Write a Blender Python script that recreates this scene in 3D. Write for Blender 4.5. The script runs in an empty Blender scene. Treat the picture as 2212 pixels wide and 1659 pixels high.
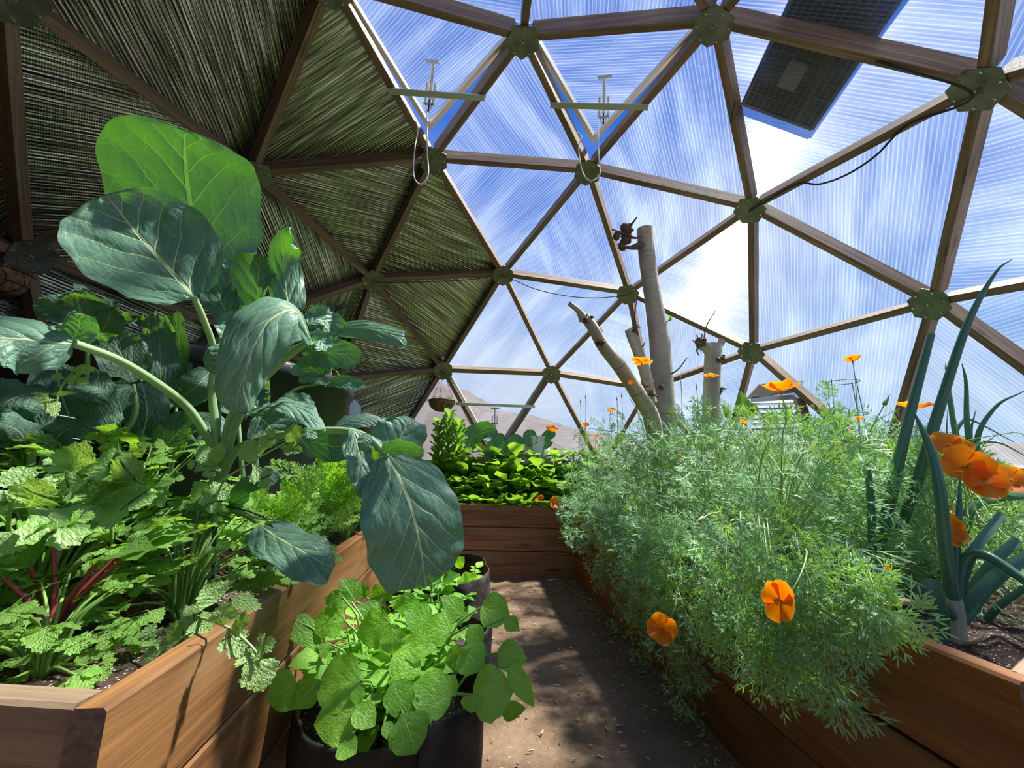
import bpy, bmesh, math, random
import numpy as np
from mathutils import Vector, Matrix
random.seed(7)
RNG = np.random.default_rng(7)
scene = bpy.context.scene
COL = scene.collection
# ---------------------------------------------------------------- camera model
RW = np.array([[0.999796, -0.004012, 0.019801], [0.020204, 0.198558, -0.979881], [0.0, 0.980081, 0.198569]])
FPX = 891.27
CAMZ = 0.86
CAM = np.array([0, 0, CAMZ])
def ray(x, y):
    return RW.T @ np.array([(x - 1106) / FPX, (y - 829.5) / FPX, 1.0])
def at(x, y, Y):            # point seen at pixel (x,y) standing Y metres ahead
    d = ray(x, y); return d * (Y / d[1]) + CAM
def onz(x, y, z):           # point seen at pixel on the level z
    d = ray(x, y); return d * ((z - CAMZ) / d[2]) + CAM
def pj(p):
    d = RW @ (np.asarray(p, float) - CAM); return (1106 + FPX * d[0] / d[2], 829.5 + FPX * d[1] / d[2])
def nrm(v):
    v = np.asarray(v, float); n = np.linalg.norm(v); return v / n if n > 1e-12 else v
cam_d = bpy.data.cameras.new('camera'); cam = bpy.data.objects.new('camera', cam_d); COL.objects.link(cam)
cam_d.sensor_width = 36; cam_d.lens = 36 * FPX / 2212; cam_d.clip_start = 0.02; cam_d.clip_end = 3000
m = Matrix.Identity(4)
for i in range(3):
    m[i][0] = RW[0][i]; m[i][1] = -RW[1][i]; m[i][2] = -RW[2][i]; m[i][3] = CAM[i]
cam.matrix_world = m
scene.camera = cam
scene.view_settings.view_transform = 'Standard'; scene.view_settings.look = 'None'
scene.view_settings.gamma = 1.0; scene.view_settings.use_curve_mapping = False
scene.view_settings.exposure = 0.0
scene.cycles.max_bounces = 5; scene.cycles.transparent_max_bounces = 12
scene.cycles.diffuse_bounces = 3; scene.cycles.glossy_bounces = 2; scene.cycles.transmission_bounces = 3
scene.cycles.use_adaptive_sampling = True; scene.cycles.adaptive_threshold = 0.07; scene.cycles.adaptive_min_samples = 16; scene.cycles.use_light_tree = False; scene.cycles.use_denoising = True
scene.cycles.caustics_reflective = False; scene.cycles.caustics_refractive = False
scene.cycles.sample_clamp_indirect = 4.0

# ---------------------------------------------------------------- mesh helpers
class G:
    """collects vertices, faces, uvs and a per-vertex tint"""
    def __init__(s): s.v = []; s.f4 = []; s.f3 = []; s.uv = []; s.t = []; s.n = 0; s.m4 = []; s.m3 = []
    def add(s, v, f, uv=None, tint=0.5, mi=0):
        v = np.asarray(v, float).reshape(-1, 3); k = len(v)
        s.v.append(v); s.uv.append(np.zeros((k, 2)) if uv is None else np.asarray(uv, float).reshape(-1, 2))
        s.t.append(np.full(k, tint) if np.isscalar(tint) else np.asarray(tint, float))
        if isinstance(f, np.ndarray): groups = [f]
        else:
            groups = [np.array([q for q in f if len(q) == L]) for L in (3, 4)]; extra = [q for q in f if len(q) > 4]
            for q in extra: groups.append(np.array([[q[0], q[i], q[i + 1]] for i in range(1, len(q) - 1)]))
        for g in groups:
            if g.size == 0: continue
            if g.shape[1] == 4: s.f4.append(g + s.n); s.m4.append(np.full(len(g), mi))
            else: s.f3.append(g + s.n); s.m3.append(np.full(len(g), mi))
        s.n += k
    def build(s, name, mats, parent=None, smooth=True, link=True, origin=None):
        me = bpy.data.meshes.new(name)
        v = np.concatenate(s.v); f4 = np.concatenate(s.f4) if s.f4 else np.zeros((0, 4), int); f3 = np.concatenate(s.f3) if s.f3 else np.zeros((0, 3), int)
        mi = np.concatenate([*s.m4, *s.m3]) if (s.m4 or s.m3) else np.zeros(0)
        if origin is not None: v = v - np.asarray(origin)
        me.vertices.add(len(v)); me.vertices.foreach_set('co', v.ravel())
        loops = np.concatenate([f4.ravel(), f3.ravel()]).astype(np.int32)
        me.loops.add(len(loops)); me.loops.foreach_set('vertex_index', loops)
        starts = np.concatenate([np.arange(len(f4)) * 4, len(f4) * 4 + np.arange(len(f3)) * 3]).astype(np.int32)
        tot = np.concatenate([np.full(len(f4), 4), np.full(len(f3), 3)]).astype(np.int32)
        me.polygons.add(len(starts)); me.polygons.foreach_set('loop_start', starts); me.polygons.foreach_set('loop_total', tot)
        me.polygons.foreach_set('material_index', mi.astype(np.int32))
        me.polygons.foreach_set('use_smooth', np.full(len(starts), smooth))
        uvl = me.uv_layers.new(name='UVMap'); uv = np.concatenate(s.uv)[loops]; uvl.data.foreach_set('uv', uv.ravel())
        a = me.attributes.new('tint', 'FLOAT', 'POINT'); a.data.foreach_set('value', np.concatenate(s.t))
        me.update(calc_edges=True); me.validate()
        for mt in (mats if isinstance(mats, (list, tuple)) else [mats]): me.materials.append(mt)
        o = bpy.data.objects.new(name, me)
        if link: COL.objects.link(o)
        if parent is not None: o.parent = parent; o.matrix_parent_inverse = Matrix.Identity(4)
        return o
def tag(o, label=None, cat=None, group=None, kind=None):
    if label: o['label'] = label
    if cat: o['category'] = cat
    if group: o['group'] = group
    if kind: o['kind'] = kind
    return o
def thing(name, label, cat, loc=(0, 0, 0), group=None):
    o = bpy.data.objects.new(name, None); COL.objects.link(o); o.location = [float(q) for q in loc]; o.empty_display_size = 0.05
    return tag(o, label, cat, group)
def part(name, g, mat, parent, smooth=True, label=None):   # g in world coordinates; child keeps world place
    off = np.array(parent.location); p = parent.parent
    while p is not None: off = off + np.array(p.location); p = p.parent
    o = g.build(name, mat, parent, smooth, origin=off)
    if label: o['label'] = label
    return o
def box8(g, P, tint=0.5, mi=0, uvlen=True):
    """P: 8 corners, bottom 4 then top 4 (same order). uv in metres along the long axis"""
    P = np.asarray(P, float)
    F = [(0, 3, 2, 1), (4, 5, 6, 7), (0, 1, 5, 4), (1, 2, 6, 5), (2, 3, 7, 6), (3, 0, 4, 7)]
    for q in F:
        pts = P[list(q)]; e1 = pts[1] - pts[0]; e2 = pts[3] - pts[0]; l1 = np.linalg.norm(e1); l2 = np.linalg.norm(e2)
        uv = [(0, 0), (l1, 0), (l1, l2), (0, l2)] if l1 >= l2 else [(0, 0), (0, l1), (l2, l1), (l2, 0)]
        g.add(pts, np.array([[0, 1, 2, 3]]), uv, tint, mi)
def boxc(g, c, dx, dy, dz, R=None, tint=0.5, mi=0):
    c = np.asarray(c, float); S = []
    for sz in (-1, 1):
        for sx, sy in ((-1, -1), (1, -1), (1, 1), (-1, 1)):
            p = np.array([sx * dx / 2, sy * dy / 2, sz * dz / 2]); S.append(c + (R @ p if R is not None else p))
    box8(g, S, tint, mi)
def spline(pts, n):
    P = np.asarray(pts, float)
    ts = np.linspace(0, 1, n) if np.isscalar(n) else np.asarray(n)
    if len(P) == 2: return P[0] + ts[:, None] * (P[1] - P[0])
    Q = np.vstack([2 * P[0] - P[1], P, 2 * P[-1] - P[-2]]); L = len(P) - 1; out = []
    for t in ts * L:
        i = min(int(t), L - 1); u = t - i; a, b, c, d = Q[i], Q[i + 1], Q[i + 2], Q[i + 3]
        out.append(0.5 * ((2 * b) + (-a + c) * u + (2 * a - 5 * b + 4 * c - d) * u * u + (-a + 3 * b - 3 * c + d) * u ** 3))
    return np.array(out)
def interp(vals, n):
    vals = np.asarray(vals, float); return np.interp(np.linspace(0, 1, n), np.linspace(0, 1, len(vals)), vals)
def tube(g, pts, rad, n=None, sides=8, tint=0.5, mi=0, cap=True, smoothpts=True, uvs=1.0):
    n = n or max(6, len(pts) * 4)
    P = spline(pts, n) if smoothpts else np.asarray(pts, float); n = len(P)
    r = interp(rad if hasattr(rad, '__len__') else [rad, rad], n)
    T = np.gradient(P, axis=0); T /= np.linalg.norm(T, axis=1)[:, None] + 1e-12
    up = np.array([0, 0, 1.0]) if abs(T[0][2]) < 0.9 else np.array([1.0, 0, 0])
    V = []; UV = []; s = np.concatenate([[0], np.cumsum(np.linalg.norm(np.diff(P, axis=0), axis=1))])
    a = nrm(np.cross(T[0], up))
    for i in range(n):
        a = nrm(a - T[i] * (a @ T[i])); b = np.cross(T[i], a)
        for k in range(sides):
            th = 2 * math.pi * k / sides; V.append(P[i] + r[i] * (math.cos(th) * a + math.sin(th) * b)); UV.append((k / sides, s[i] * uvs))
    F = [(i * sides + k, i * sides + (k + 1) % sides, (i + 1) * sides + (k + 1) % sides, (i + 1) * sides + k) for i in range(n - 1) for k in range(sides)]
    g.add(V, np.array(F), UV, tint, mi)
    if cap:
        for idx, j in ((0, 0), (n - 1, (n - 1) * sides)):
            c = P[idx]; ring = V[j:j + sides]; tri = [(sides, (k + 1) % sides, k) if idx == 0 else (sides, k, (k + 1) % sides) for k in range(sides)]
            g.add(ring + [c], np.array(tri), None, tint, mi)
def ball(g, c, r, sc=(1, 1, 1), nu=10, nv=7, rough=0.0, seed=0, tint=0.5, mi=0, R=None):
    rr = np.random.default_rng(seed); V = []; UV = []
    for j in range(nv + 1):
        ph = math.pi * j / nv
        for k in range(nu):
            th = 2 * math.pi * k / nu; q = r * (1 + rough * rr.normal()) if 0 < j < nv else r
            p = np.array([q * math.sin(ph) * math.cos(th) * sc[0], q * math.sin(ph) * math.sin(th) * sc[1], q * math.cos(ph) * sc[2]])
            V.append((R @ p if R is not None else p) + np.asarray(c)); UV.append((k / nu, j / nv))
    F = [(j * nu + k, (j + 1) * nu + k, (j + 1) * nu + (k + 1) % nu, j * nu + (k + 1) % nu) for j in range(nv) for k in range(nu)]
    g.add(V, np.array(F), UV, tint, mi)

# ---------------------------------------------------------------- material helpers
def newmat(name):
    mt = bpy.data.materials.new(name); mt.use_nodes = True; nt = mt.node_tree; nt.nodes.clear()
    out = nt.nodes.new('ShaderNodeOutputMaterial'); return mt, nt, out
class N:
    """terse node wiring"""
    def __init__(s, nt): s.nt = nt
    def n(s, typ, props=None, **inp):
        x = s.nt.nodes.new('ShaderNode' + typ)
        for k, v in (props or {}).items(): setattr(x, k, v)
        for k, v in inp.items(): s.set(x, k, v)
        return x
    def set(s, x, k, v):
        i = x.inputs[int(k[1:])] if (k[0] == 'i' and k[1:].isdigit()) else x.inputs[k.replace('_', ' ')]
        if hasattr(v, 'bl_idname') and hasattr(v, 'is_output'): s.nt.links.new(v, i)
        elif hasattr(v, 'outputs'): s.nt.links.new(v.outputs[0], i)
        else:
            if hasattr(i.default_value, '__len__') and hasattr(v, '__len__') and len(v) == 3 and len(i.default_value) == 4: v = (*v, 1)
            i.default_value = v
    def math(s, op, a, b=None, c=None, clamp=False):
        x = s.nt.nodes.new('ShaderNodeMath'); x.operation = op; x.use_clamp = clamp
        s.set(x, 'i0', a)
        if b is not None: s.set(x, 'i1', b)
        if c is not None: s.set(x, 'i2', c)
        return x.outputs[0]
    def ramp(s, fac, stops, interp='LINEAR'):
        x = s.nt.nodes.new('ShaderNodeValToRGB'); x.color_ramp.interpolation = interp; e = x.color_ramp.elements
        while len(e) > 1: e.remove(e[-1])
        e[0].position = stops[0][0]; e[0].color = (*stops[0][1], 1) if len(stops[0][1]) == 3 else stops[0][1]
        for p, c in stops[1:]:
            q = e.new(p); q.color = (*c, 1) if len(c) == 3 else c
        s.nt.links.new(fac, x.inputs[0]); return x.outputs[0]
    def mix(s, fac, a, b, blend='MIX'):
        x = s.nt.nodes.new('ShaderNodeMix'); x.data_type = 'RGBA'; x.blend_type = blend
        s.set(x, 'i0', fac); s.set(x, 'i6', a); s.set(x, 'i7', b); return x.outputs[2]
    def smooth(s, v, a, b):
        x = s.nt.nodes.new('ShaderNodeMapRange'); x.interpolation_type = 'SMOOTHSTEP'; s.set(x, 'i0', v); x.inputs[1].default_value = a; x.inputs[2].default_value = b
        return x.outputs[0]
    def noise(s, vec, scale, detail=3, rough=0.5, dist=0.0):
        x = s.n('TexNoise', Scale=scale, Detail=detail, Roughness=rough, Distortion=dist)
        if vec is not None: s.nt.links.new(vec, x.inputs['Vector'])
        return x.outputs['Fac']
    def mapping(s, vec, sc=(1, 1, 1), loc=(0, 0, 0), rot=(0, 0, 0)):
        x = s.n('Mapping', Scale=sc, Location=loc, Rotation=rot); s.nt.links.new(vec, x.inputs['Vector']); return x.outputs[0]
    def bump(s, h, strength=0.3, dist=0.01):
        x = s.n('Bump', Strength=strength, Distance=dist); s.nt.links.new(h, x.inputs['Height']); return x.outputs[0]

def wood(name, dark, light, rough=0.6, grain=60.0, spec=0.3, knots=True, blotch=None, bumps=0.25):
    mt, nt, out = newmat(name); n = N(nt)
    uv = n.n('UVMap').outputs[0]; tint = n.n('Attribute', {'attribute_name': 'tint'}).outputs['Fac']
    cmb = n.n('CombineXYZ', X=n.math('MULTIPLY', tint, 17.3), Y=n.math('MULTIPLY', tint, 9.7)).outputs[0]
    v = n.n('VectorMath', {'operation': 'ADD'}, i0=uv, i1=cmb).outputs[0]
    warp = n.noise(n.mapping(v, (1.5, 6, 1)), 1.0, 3); bow = n.n('CombineXYZ', Y=n.math('MULTIPLY', n.noise(n.mapping(v, (1.1, 4, 1)), 1.0, 2), 0.10)).outputs[0]
    vg = n.n('VectorMath', {'operation': 'ADD'}, i0=v, i1=bow).outputs[0]
    g1 = n.noise(n.mapping(vg, (1.3, grain, 1)), 1.0, 6, 0.7, 0.15)
    g2 = n.noise(n.mapping(vg, (0.7, grain * 3.2, 1)), 1.0, 3, 0.6)
    f = n.math('ADD', n.math('MULTIPLY', g1, 0.68), n.math('MULTIPLY', g2, 0.32))
    col = n.ramp(f, [(0.37, tuple(q * 0.8 + w * 0.2 for q, w in zip(dark, light))), (0.50, tuple((a + 2 * b) / 3 for a, b in zip(dark, light))), (0.57, light)])
    col = n.mix(n.smooth(warp, 0.35, 0.75), col, n.mix(0.5, col, tuple(c * 0.55 for c in dark)))
    if blotch: col = n.mix(n.smooth(n.noise(n.mapping(v, (2.2, 7, 1)), 1.0, 2), 0.5, 0.7), col, blotch)
    if knots:
        vo = n.n('TexVoronoi', {'feature': 'F1'}, Scale=1.0, Randomness=1.0); nt.links.new(n.mapping(v, (1.3, 5.5, 1)), vo.inputs['Vector'])
        k = n.math('SUBTRACT', 1.0, n.smooth(vo.outputs['Distance'], 0.03, 0.13))
        col = n.mix(n.math('MULTIPLY', k, 0.75), col, tuple(c * 0.35 for c in dark))
    b = n.n('BsdfPrincipled', Roughness=rough); nt.links.new(col, b.inputs['Base Color']); b.inputs['Specular IOR Level'].default_value = spec
    nt.links.new(n.bump(f, bumps, 0.004), b.inputs['Normal']); nt.links.new(b.outputs[0], out.inputs[0]); return mt
def plain(name, col, rough=0.5, metal=0.0, spec=0.5, noise=0.0, nscale=30, bump=0.0, col2=None):
    mt, nt, out = newmat(name); n = N(nt); b = n.n('BsdfPrincipled', Base_Color=(*col, 1), Roughness=rough, Metallic=metal); b.inputs['Specular IOR Level'].default_value = spec
    if noise or bump or col2:
        tc = n.n('TexCoord').outputs['Object']; f = n.noise(tc, nscale, 4)
        if noise or col2: nt.links.new(n.mix(n.smooth(f, 0.35, 0.65), col, col2 or tuple(c * (1 - noise) for c in col)), b.inputs['Base Color'])
        if bump: nt.links.new(n.bump(f, bump, 0.005), b.inputs['Normal'])
    nt.links.new(b.outputs[0], out.inputs[0]); return mt

# ---------------------------------------------------------------- dome geometry (3-frequency geodesic)
RAD = 2.9
_q = 5 ** .5; _z = 1 / _q; _r = 2 / _q
_up = [np.array([_r * math.cos(2 * math.pi * k / 5), _r * math.sin(2 * math.pi * k / 5), _z]) for k in range(5)]
_dn = [np.array([_r * math.cos(2 * math.pi * (k + .5) / 5), _r * math.sin(2 * math.pi * (k + .5) / 5), -_z]) for k in range(5)]
def _vert(row, col):
    n = 3; top = np.array([0, 0, 1.0])
    if row == 0: return top
    if row <= n:
        k = (col // row) % 5; j = col % row; return nrm(top * (n - row) + _up[k] * (row - j) + _up[(k + 1) % 5] * j)
    mm = row - n; k = (col // n) % 5; j = col % n
    if j <= n - mm: return nrm(_up[k] * (n - mm - j) + _up[(k + 1) % 5] * j + _dn[k] * mm)
    jj = j - (n - mm); return nrm(_up[(k + 1) % 5] * (n - mm) + _dn[k] * (mm - jj) + _dn[(k + 1) % 5] * jj)
_R0 = np.array([[-0.9237997181773, 0.3823636790385023, 0.0198], [-0.0938982452, -0.1761153285, -0.9798808655], [-0.37118351287951, -0.9070729893470888, 0.1985685693890132]])
_c0 = np.array([0.25913087112481553, 0.6114332333200285, 0.1676847325161394])
_Y = _R0[2].copy(); _Y[2] = 0; _Y /= np.linalg.norm(_Y); _X = np.cross(_Y, [0, 0, 1]); _W = np.array([_X, _Y, [0, 0, 1]])
DOMEC = CAM - RAD * (_W @ _c0)
def rowlen(r): return 1 if r == 0 else 5 * min(r, 3)
def hub(r, k, rad=RAD):
    return DOMEC + rad * (_W @ _vert(r, (-k) % rowlen(r)))
HUBS = [(r, k) for r in range(5) for k in range(rowlen(r))]
_pts = {h: hub(*h) for h in HUBS}
# edges: neighbours closer than 0.45 R
EDG = [(a, b) for i, a in enumerate(HUBS) for b in HUBS[i + 1:] if np.linalg.norm(_pts[a] - _pts[b]) < 0.44 * RAD]
_adj = {h: set() for h in HUBS}
for a, b in EDG: _adj[a].add(b); _adj[b].add(a)
TRI = [(a, b, c) for i, a in enumerate(HUBS) for b in HUBS[i + 1:] if b in _adj[a] for c in HUBS if c > b and c in _adj[a] and c in _adj[b]]
# ---------------------------------------------------------------- world and sun
SUN_AZ, SUN_EL = 24.0, 59.0
def make_world():
    w = bpy.data.worlds.new('sky'); scene.world = w; w.use_nodes = True; nt = w.node_tree; nt.nodes.clear(); n = N(nt)
    out = nt.nodes.new('ShaderNodeOutputWorld'); bg = nt.nodes.new('ShaderNodeBackground')
    tc = n.n('TexCoord').outputs['Generated']; z = n.n('SeparateXYZ', Vector=tc).outputs['Z']
    base = n.ramp(z, [(0.0, (0.50, 0.64, 0.80)), (0.06, (0.36, 0.56, 0.86)), (0.22, (0.13, 0.34, 0.80)), (0.5, (0.035, 0.19, 0.74)), (1.0, (0.012, 0.12, 0.60))])
    c1 = n.noise(n.mapping(tc, (1.0, 1.0, 2.0)), 1.5, 4, 0.5, 0.3)
    cl = n.smooth(c1, 0.42, 0.75)
    cl = n.math('MULTIPLY', cl, n.smooth(z, 1.0, 0.25)); cl = n.math('MULTIPLY', cl, 0.62)
    col = n.mix(cl, base, (0.95, 0.97, 1.0)); nt.links.new(col, bg.inputs[0]); bg.inputs[1].default_value = 1.0
    nt.links.new(bg.outputs[0], out.inputs[0]); w.cycles.sampling_method = 'NONE'
make_world()
sun_d = bpy.data.lights.new('sun', 'SUN'); sun_d.energy = 15.0; sun_d.angle = 0.05; sun_d.color = (1.0, 0.95, 0.86)
sun = bpy.data.objects.new('sun', sun_d); COL.objects.link(sun)
SD = np.array([math.cos(math.radians(SUN_EL)) * math.cos(math.radians(SUN_AZ)), math.cos(math.radians(SUN_EL)) * math.sin(math.radians(SUN_AZ)), math.sin(math.radians(SUN_EL))])
sun.rotation_euler = Vector(SD).to_track_quat('Z', 'Y').to_euler(); sun.location = (3, 1, 6)

# ---------------------------------------------------------------- shell materials
def glazing_mat():
    mt, nt, out = newmat('twinwall polycarbonate'); n = N(nt)
    uv = n.n('UVMap').outputs[0]; tint = n.n('Attribute', {'attribute_name': 'tint'}).outputs['Fac']
    sx = n.n('SeparateXYZ', Vector=uv)
    off = n.n('CombineXYZ', X=n.math('MULTIPLY', tint, 31.0), Y=n.math('MULTIPLY', tint, 13.0)).outputs[0]
    v = n.n('VectorMath', {'operation': 'ADD'}, i0=uv, i1=off).outputs[0]
    u = sx.outputs['Y']
    ph = n.math('MULTIPLY', u, 2 * math.pi / 0.021); s = n.math('SINE', ph)
    rib = n.smooth(s, 0.35, 0.95)
    # refracted sky wisps painted as milky streaks; dust and droplets between the walls
    st = n.noise(n.mapping(v, (1.2, 5.0, 1)), 1.0, 2, 0.5, 0.3)
    fine = n.noise(n.mapping(v, (3.0, 90.0, 1)), 1.0, 2, 0.5)
    vor = n.n('TexVoronoi', {'feature': 'F1'}, Scale=1.0, Randomness=1.0); nt.links.new(n.mapping(v, (48, 26, 1)), vor.inputs['Vector'])
    drop = n.math('SUBTRACT', 1.0, n.smooth(vor.outputs['Distance'], 0.03, 0.12))
    vc = n.n('SeparateColor', Color=vor.outputs['Color']).outputs[0]
    drop = n.math('MULTIPLY', drop, n.smooth(vc, 0.86, 0.9))
    haze = n.math('ADD', n.math('MULTIPLY', n.smooth(st, 0.35, 0.8), 0.20), n.math('MULTIPLY', n.smooth(fine, 0.3, 0.8), 0.10))
    haze = n.math('ADD', haze, n.math('MULTIPLY', rib, 0.13)); haze = n.math('ADD', haze, n.math('MULTIPLY', drop, 0.4))
    haze = n.math('ADD', haze, 0.04, clamp=True)
    tr = n.n('BsdfTransparent', Color=(0.92, 0.95, 0.965, 1))
    tl = n.n('BsdfTranslucent', Color=(0.50, 0.58, 0.68, 1)); df = n.n('BsdfDiffuse', Color=(0.6, 0.64, 0.66, 1))
    milky = n.n('MixShader', Fac=0.22, i1=tl.outputs[0], i2=df.outputs[0])
    # ribbed walls smear the sun across the channels
    h = n.math('MULTIPLY', n.math('COSINE', ph), 1.0)
    bp = n.n('Bump', Strength=1.0, Distance=0.011); nt.links.new(h, bp.inputs['Height'])
    tg = n.n('Tangent', {'direction_type': 'UV_MAP', 'uv_map': 'UVMap'}); rf = n.n('BsdfHair', {'component': 'Transmission'}, Color=(1, 0.98, 0.95, 1), RoughnessU=0.012, RoughnessV=1.0, Offset=0.0); nt.links.new(tg.outputs[0], rf.inputs['Tangent'])
    m1 = n.n('MixShader', i1=tr.outputs[0], i2=milky.outputs[0]); nt.links.new(haze, m1.inputs[0])
    m2 = n.n('MixShader', Fac=0.03, i1=m1.outputs[0], i2=rf.outputs[0])
    gl = n.n('BsdfGlossy', Color=(1, 1, 1, 1), Roughness=0.12); nt.links.new(bp.outputs[0], gl.inputs['Normal'])
    m3 = n.n('MixShader', Fac=0.035, i1=m2.outputs[0], i2=gl.outputs[0])
    nt.links.new(m3.outputs[0], out.inputs[0]); return mt
M_GLAZE = glazing_mat()
M_SKIN, _nt, _o = newmat('clear outer skin'); _t = _nt.nodes.new('ShaderNodeBsdfTransparent'); _t.inputs[0].default_value = (0.97, 0.98, 0.98, 1); _nt.links.new(_t.outputs[0], _o.inputs[0])
def foil_mat():
    mt, nt, out = newmat('reflective bubble insulation'); n = N(nt)
    uv = n.n('UVMap').outputs[0]; tint = n.n('Attribute', {'attribute_name': 'tint'}).outputs['Fac']
    off = n.n('CombineXYZ', X=n.math('MULTIPLY', tint, 31.0), Y=n.math('MULTIPLY', tint, 13.0)).outputs[0]
    v = n.n('VectorMath', {'operation': 'ADD'}, i0=uv, i1=off).outputs[0]
    x = n.n('SeparateXYZ', Vector=uv).outputs['Y']
    wob = n.noise(n.mapping(v, (3, 2, 1)), 1.0, 2)
    ph = n.math('MULTIPLY', n.math('ADD', x, n.math('MULTIPLY', wob, 0.012)), 2 * math.pi / 0.017)
    corr = n.math('SINE', ph)
    vo = n.n('TexVoronoi', {'feature': 'F1'}, Scale=1.0, Randomness=0.15); nt.links.new(n.mapping(v, (110, 110, 1)), vo.inputs['Vector'])
    streak = n.noise(n.mapping(v, (2.5, 85, 1)), 1.0, 2, 0.5)
    big = n.noise(n.mapping(v, (2.0, 2.0, 1)), 1.0, 2)
    h = n.math('ADD', n.math('MULTIPLY', corr, 0.22), n.math('MULTIPLY', streak, 1.5)); h = n.math('SUBTRACT', h, n.math('MULTIPLY', vo.outputs['Distance'], 0.35))
    h = n.math('ADD', h, n.math('MULTIPLY', big, 3.0))
    bp = n.n('Bump', Strength=0.75, Distance=0.006); nt.links.new(h, bp.inputs['Height'])
    col = n.ramp(streak, [(0.32, (0.15, 0.155, 0.12)), (0.5, (0.36, 0.37, 0.30)), (0.6, (0.75, 0.75, 0.70)), (0.68, (1.0, 1.0, 1.0))])  # bright streak highlights painted into the foil's base colour
    b = n.n('BsdfPrincipled', Metallic=0.92, Roughness=0.16); nt.links.new(col, b.inputs['Base Color']); nt.links.new(bp.outputs[0], b.inputs['Normal'])
    nt.links.new(b.outputs[0], out.inputs[0]); return mt
M_FOIL = foil_mat()
M_STRUT = wood('stained dome timber', (0.10, 0.062, 0.04), (0.36, 0.25, 0.165), 0.55, 40, 0.3, True, bumps=0.2)
M_PLATE = plain('galvanised steel plate', (0.23, 0.23, 0.20), 0.38, 0.9, noise=0.3, nscale=14, bump=0.06)
M_BOLT = plain('bright bolt steel', (0.75, 0.75, 0.72), 0.2, 1.0)
M_BARK_STEEL = plain('galvanised bar', (0.48, 0.50, 0.45), 0.42, 0.7)
M_VENTFRAME = plain('white vent frame', (0.72, 0.70, 0.64), 0.5)
M_BLACKRUB = plain('black rubber', (0.012, 0.012, 0.013), 0.5)
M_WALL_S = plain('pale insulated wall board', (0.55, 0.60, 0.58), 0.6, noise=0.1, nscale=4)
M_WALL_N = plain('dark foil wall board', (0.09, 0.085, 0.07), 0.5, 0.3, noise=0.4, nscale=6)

VENT = {((0, 0), (1, 0), (1, 1)), ((0, 0), (1, 2), (1, 3)), ((3, 4), (3, 5), (4, 5))}
def is_opaque(t):
    c = sum(_pts[h] for h in t) / 3; az = math.degrees(math.atan2(c[1] - DOMEC[1], c[0] - DOMEC[0])) % 360
    return (0, 0) not in t and 109 < az < 251
# channel directions seen in the photograph, two pixels along a channel in that panel
CH = {((0, 0), (1, 1), (1, 2)): ((1150, 160), (1250, 330)), ((1, 1), (1, 2), (2, 3)): ((1010, 470), (1080, 400)), ((1, 2), (2, 3), (2, 4)): ((1190, 470), (1235, 600)),
      ((1, 2), (1, 3), (2, 5)): ((1480, 250), (1510, 400)), ((1, 2), (2, 4), (2, 5)): ((1370, 440), (1395, 580)), ((1, 3), (2, 5), (2, 6)): ((1612, 154), (1808, 184)),
      ((2, 4), (2, 5), (3, 7)): ((1440, 590), (1620, 648)), ((2, 5), (3, 7), (3, 8)): ((1720, 520), (1722, 700)), ((2, 5), (2, 6), (3, 8)): ((1950, 300), (1925, 560)),
      ((2, 4), (3, 6), (3, 7)): ((1500, 680), (1510, 780)), ((2, 4), (3, 5), (3, 6)): ((1290, 720), (1340, 735)), ((2, 3), (2, 4), (3, 5)): ((1180, 700), (1250, 640)),
      ((2, 3), (3, 4), (3, 5)): ((1040, 730), (1075, 690)), ((3, 4), (3, 5), (4, 5)): ((1050, 860), (1075, 830)), ((3, 7), (3, 8), (4, 8)): ((1800, 720), (1790, 850)),
      ((3, 8), (4, 8), (4, 9)): ((2060, 740), (2180, 830)), ((2, 6), (3, 8), (3, 9)): ((2080, 420), (2200, 395)), ((3, 5), (3, 6), (4, 6)): ((1290, 850), (1300, 900)),
      ((0, 0), (1, 2), (1, 3)): ((1250, 120), (1420, 112)), ((0, 0), (1, 0), (1, 1)): ((900, 200), (960, 130)), ((0, 0), (1, 0), (1, 4)): ((1040, 10), (1100, 20)),
      ((0, 0), (1, 3), (1, 4)): ((1200, 10), (1203, 60)), ((3, 6), (3, 7), (4, 7)): ((1500, 850), (1590, 825)), ((3, 7), (4, 7), (4, 8)): ((1660, 850), (1700, 800)),
      ((1, 3), (2, 6), (2, 7)): ((1900, 60), (2050, 75)), ((3, 4), (4, 4), (4, 5)): ((930, 880), (950, 840)), ((2, 0), (2, 1), (3, 1)): ((100, 250), (300, 290)),
      ((1, 0), (2, 0), (2, 1)): ((300, 60), (380, 220)), ((1, 0), (1, 1), (2, 1)): ((650, 250), (740, 190)), ((1, 1), (2, 1), (2, 2)): ((700, 400), (850, 440)),
      ((1, 1), (2, 2), (2, 3)): ((900, 500), (1000, 540)), ((2, 2), (2, 3), (3, 4)): ((900, 640), (980, 700)), ((2, 1), (2, 2), (3, 2)): ((620, 500), (660, 600)),
      ((2, 2), (3, 3), (3, 4)): ((820, 720), (900, 740)), ((3, 3), (3, 4), (4, 4)): ((800, 870), (900, 830)), ((2, 1), (3, 1), (3, 2)): ((200, 500), (350, 505)),
      ((3, 1), (3, 2), (4, 2)): ((150, 640), (250, 680))}
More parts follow.
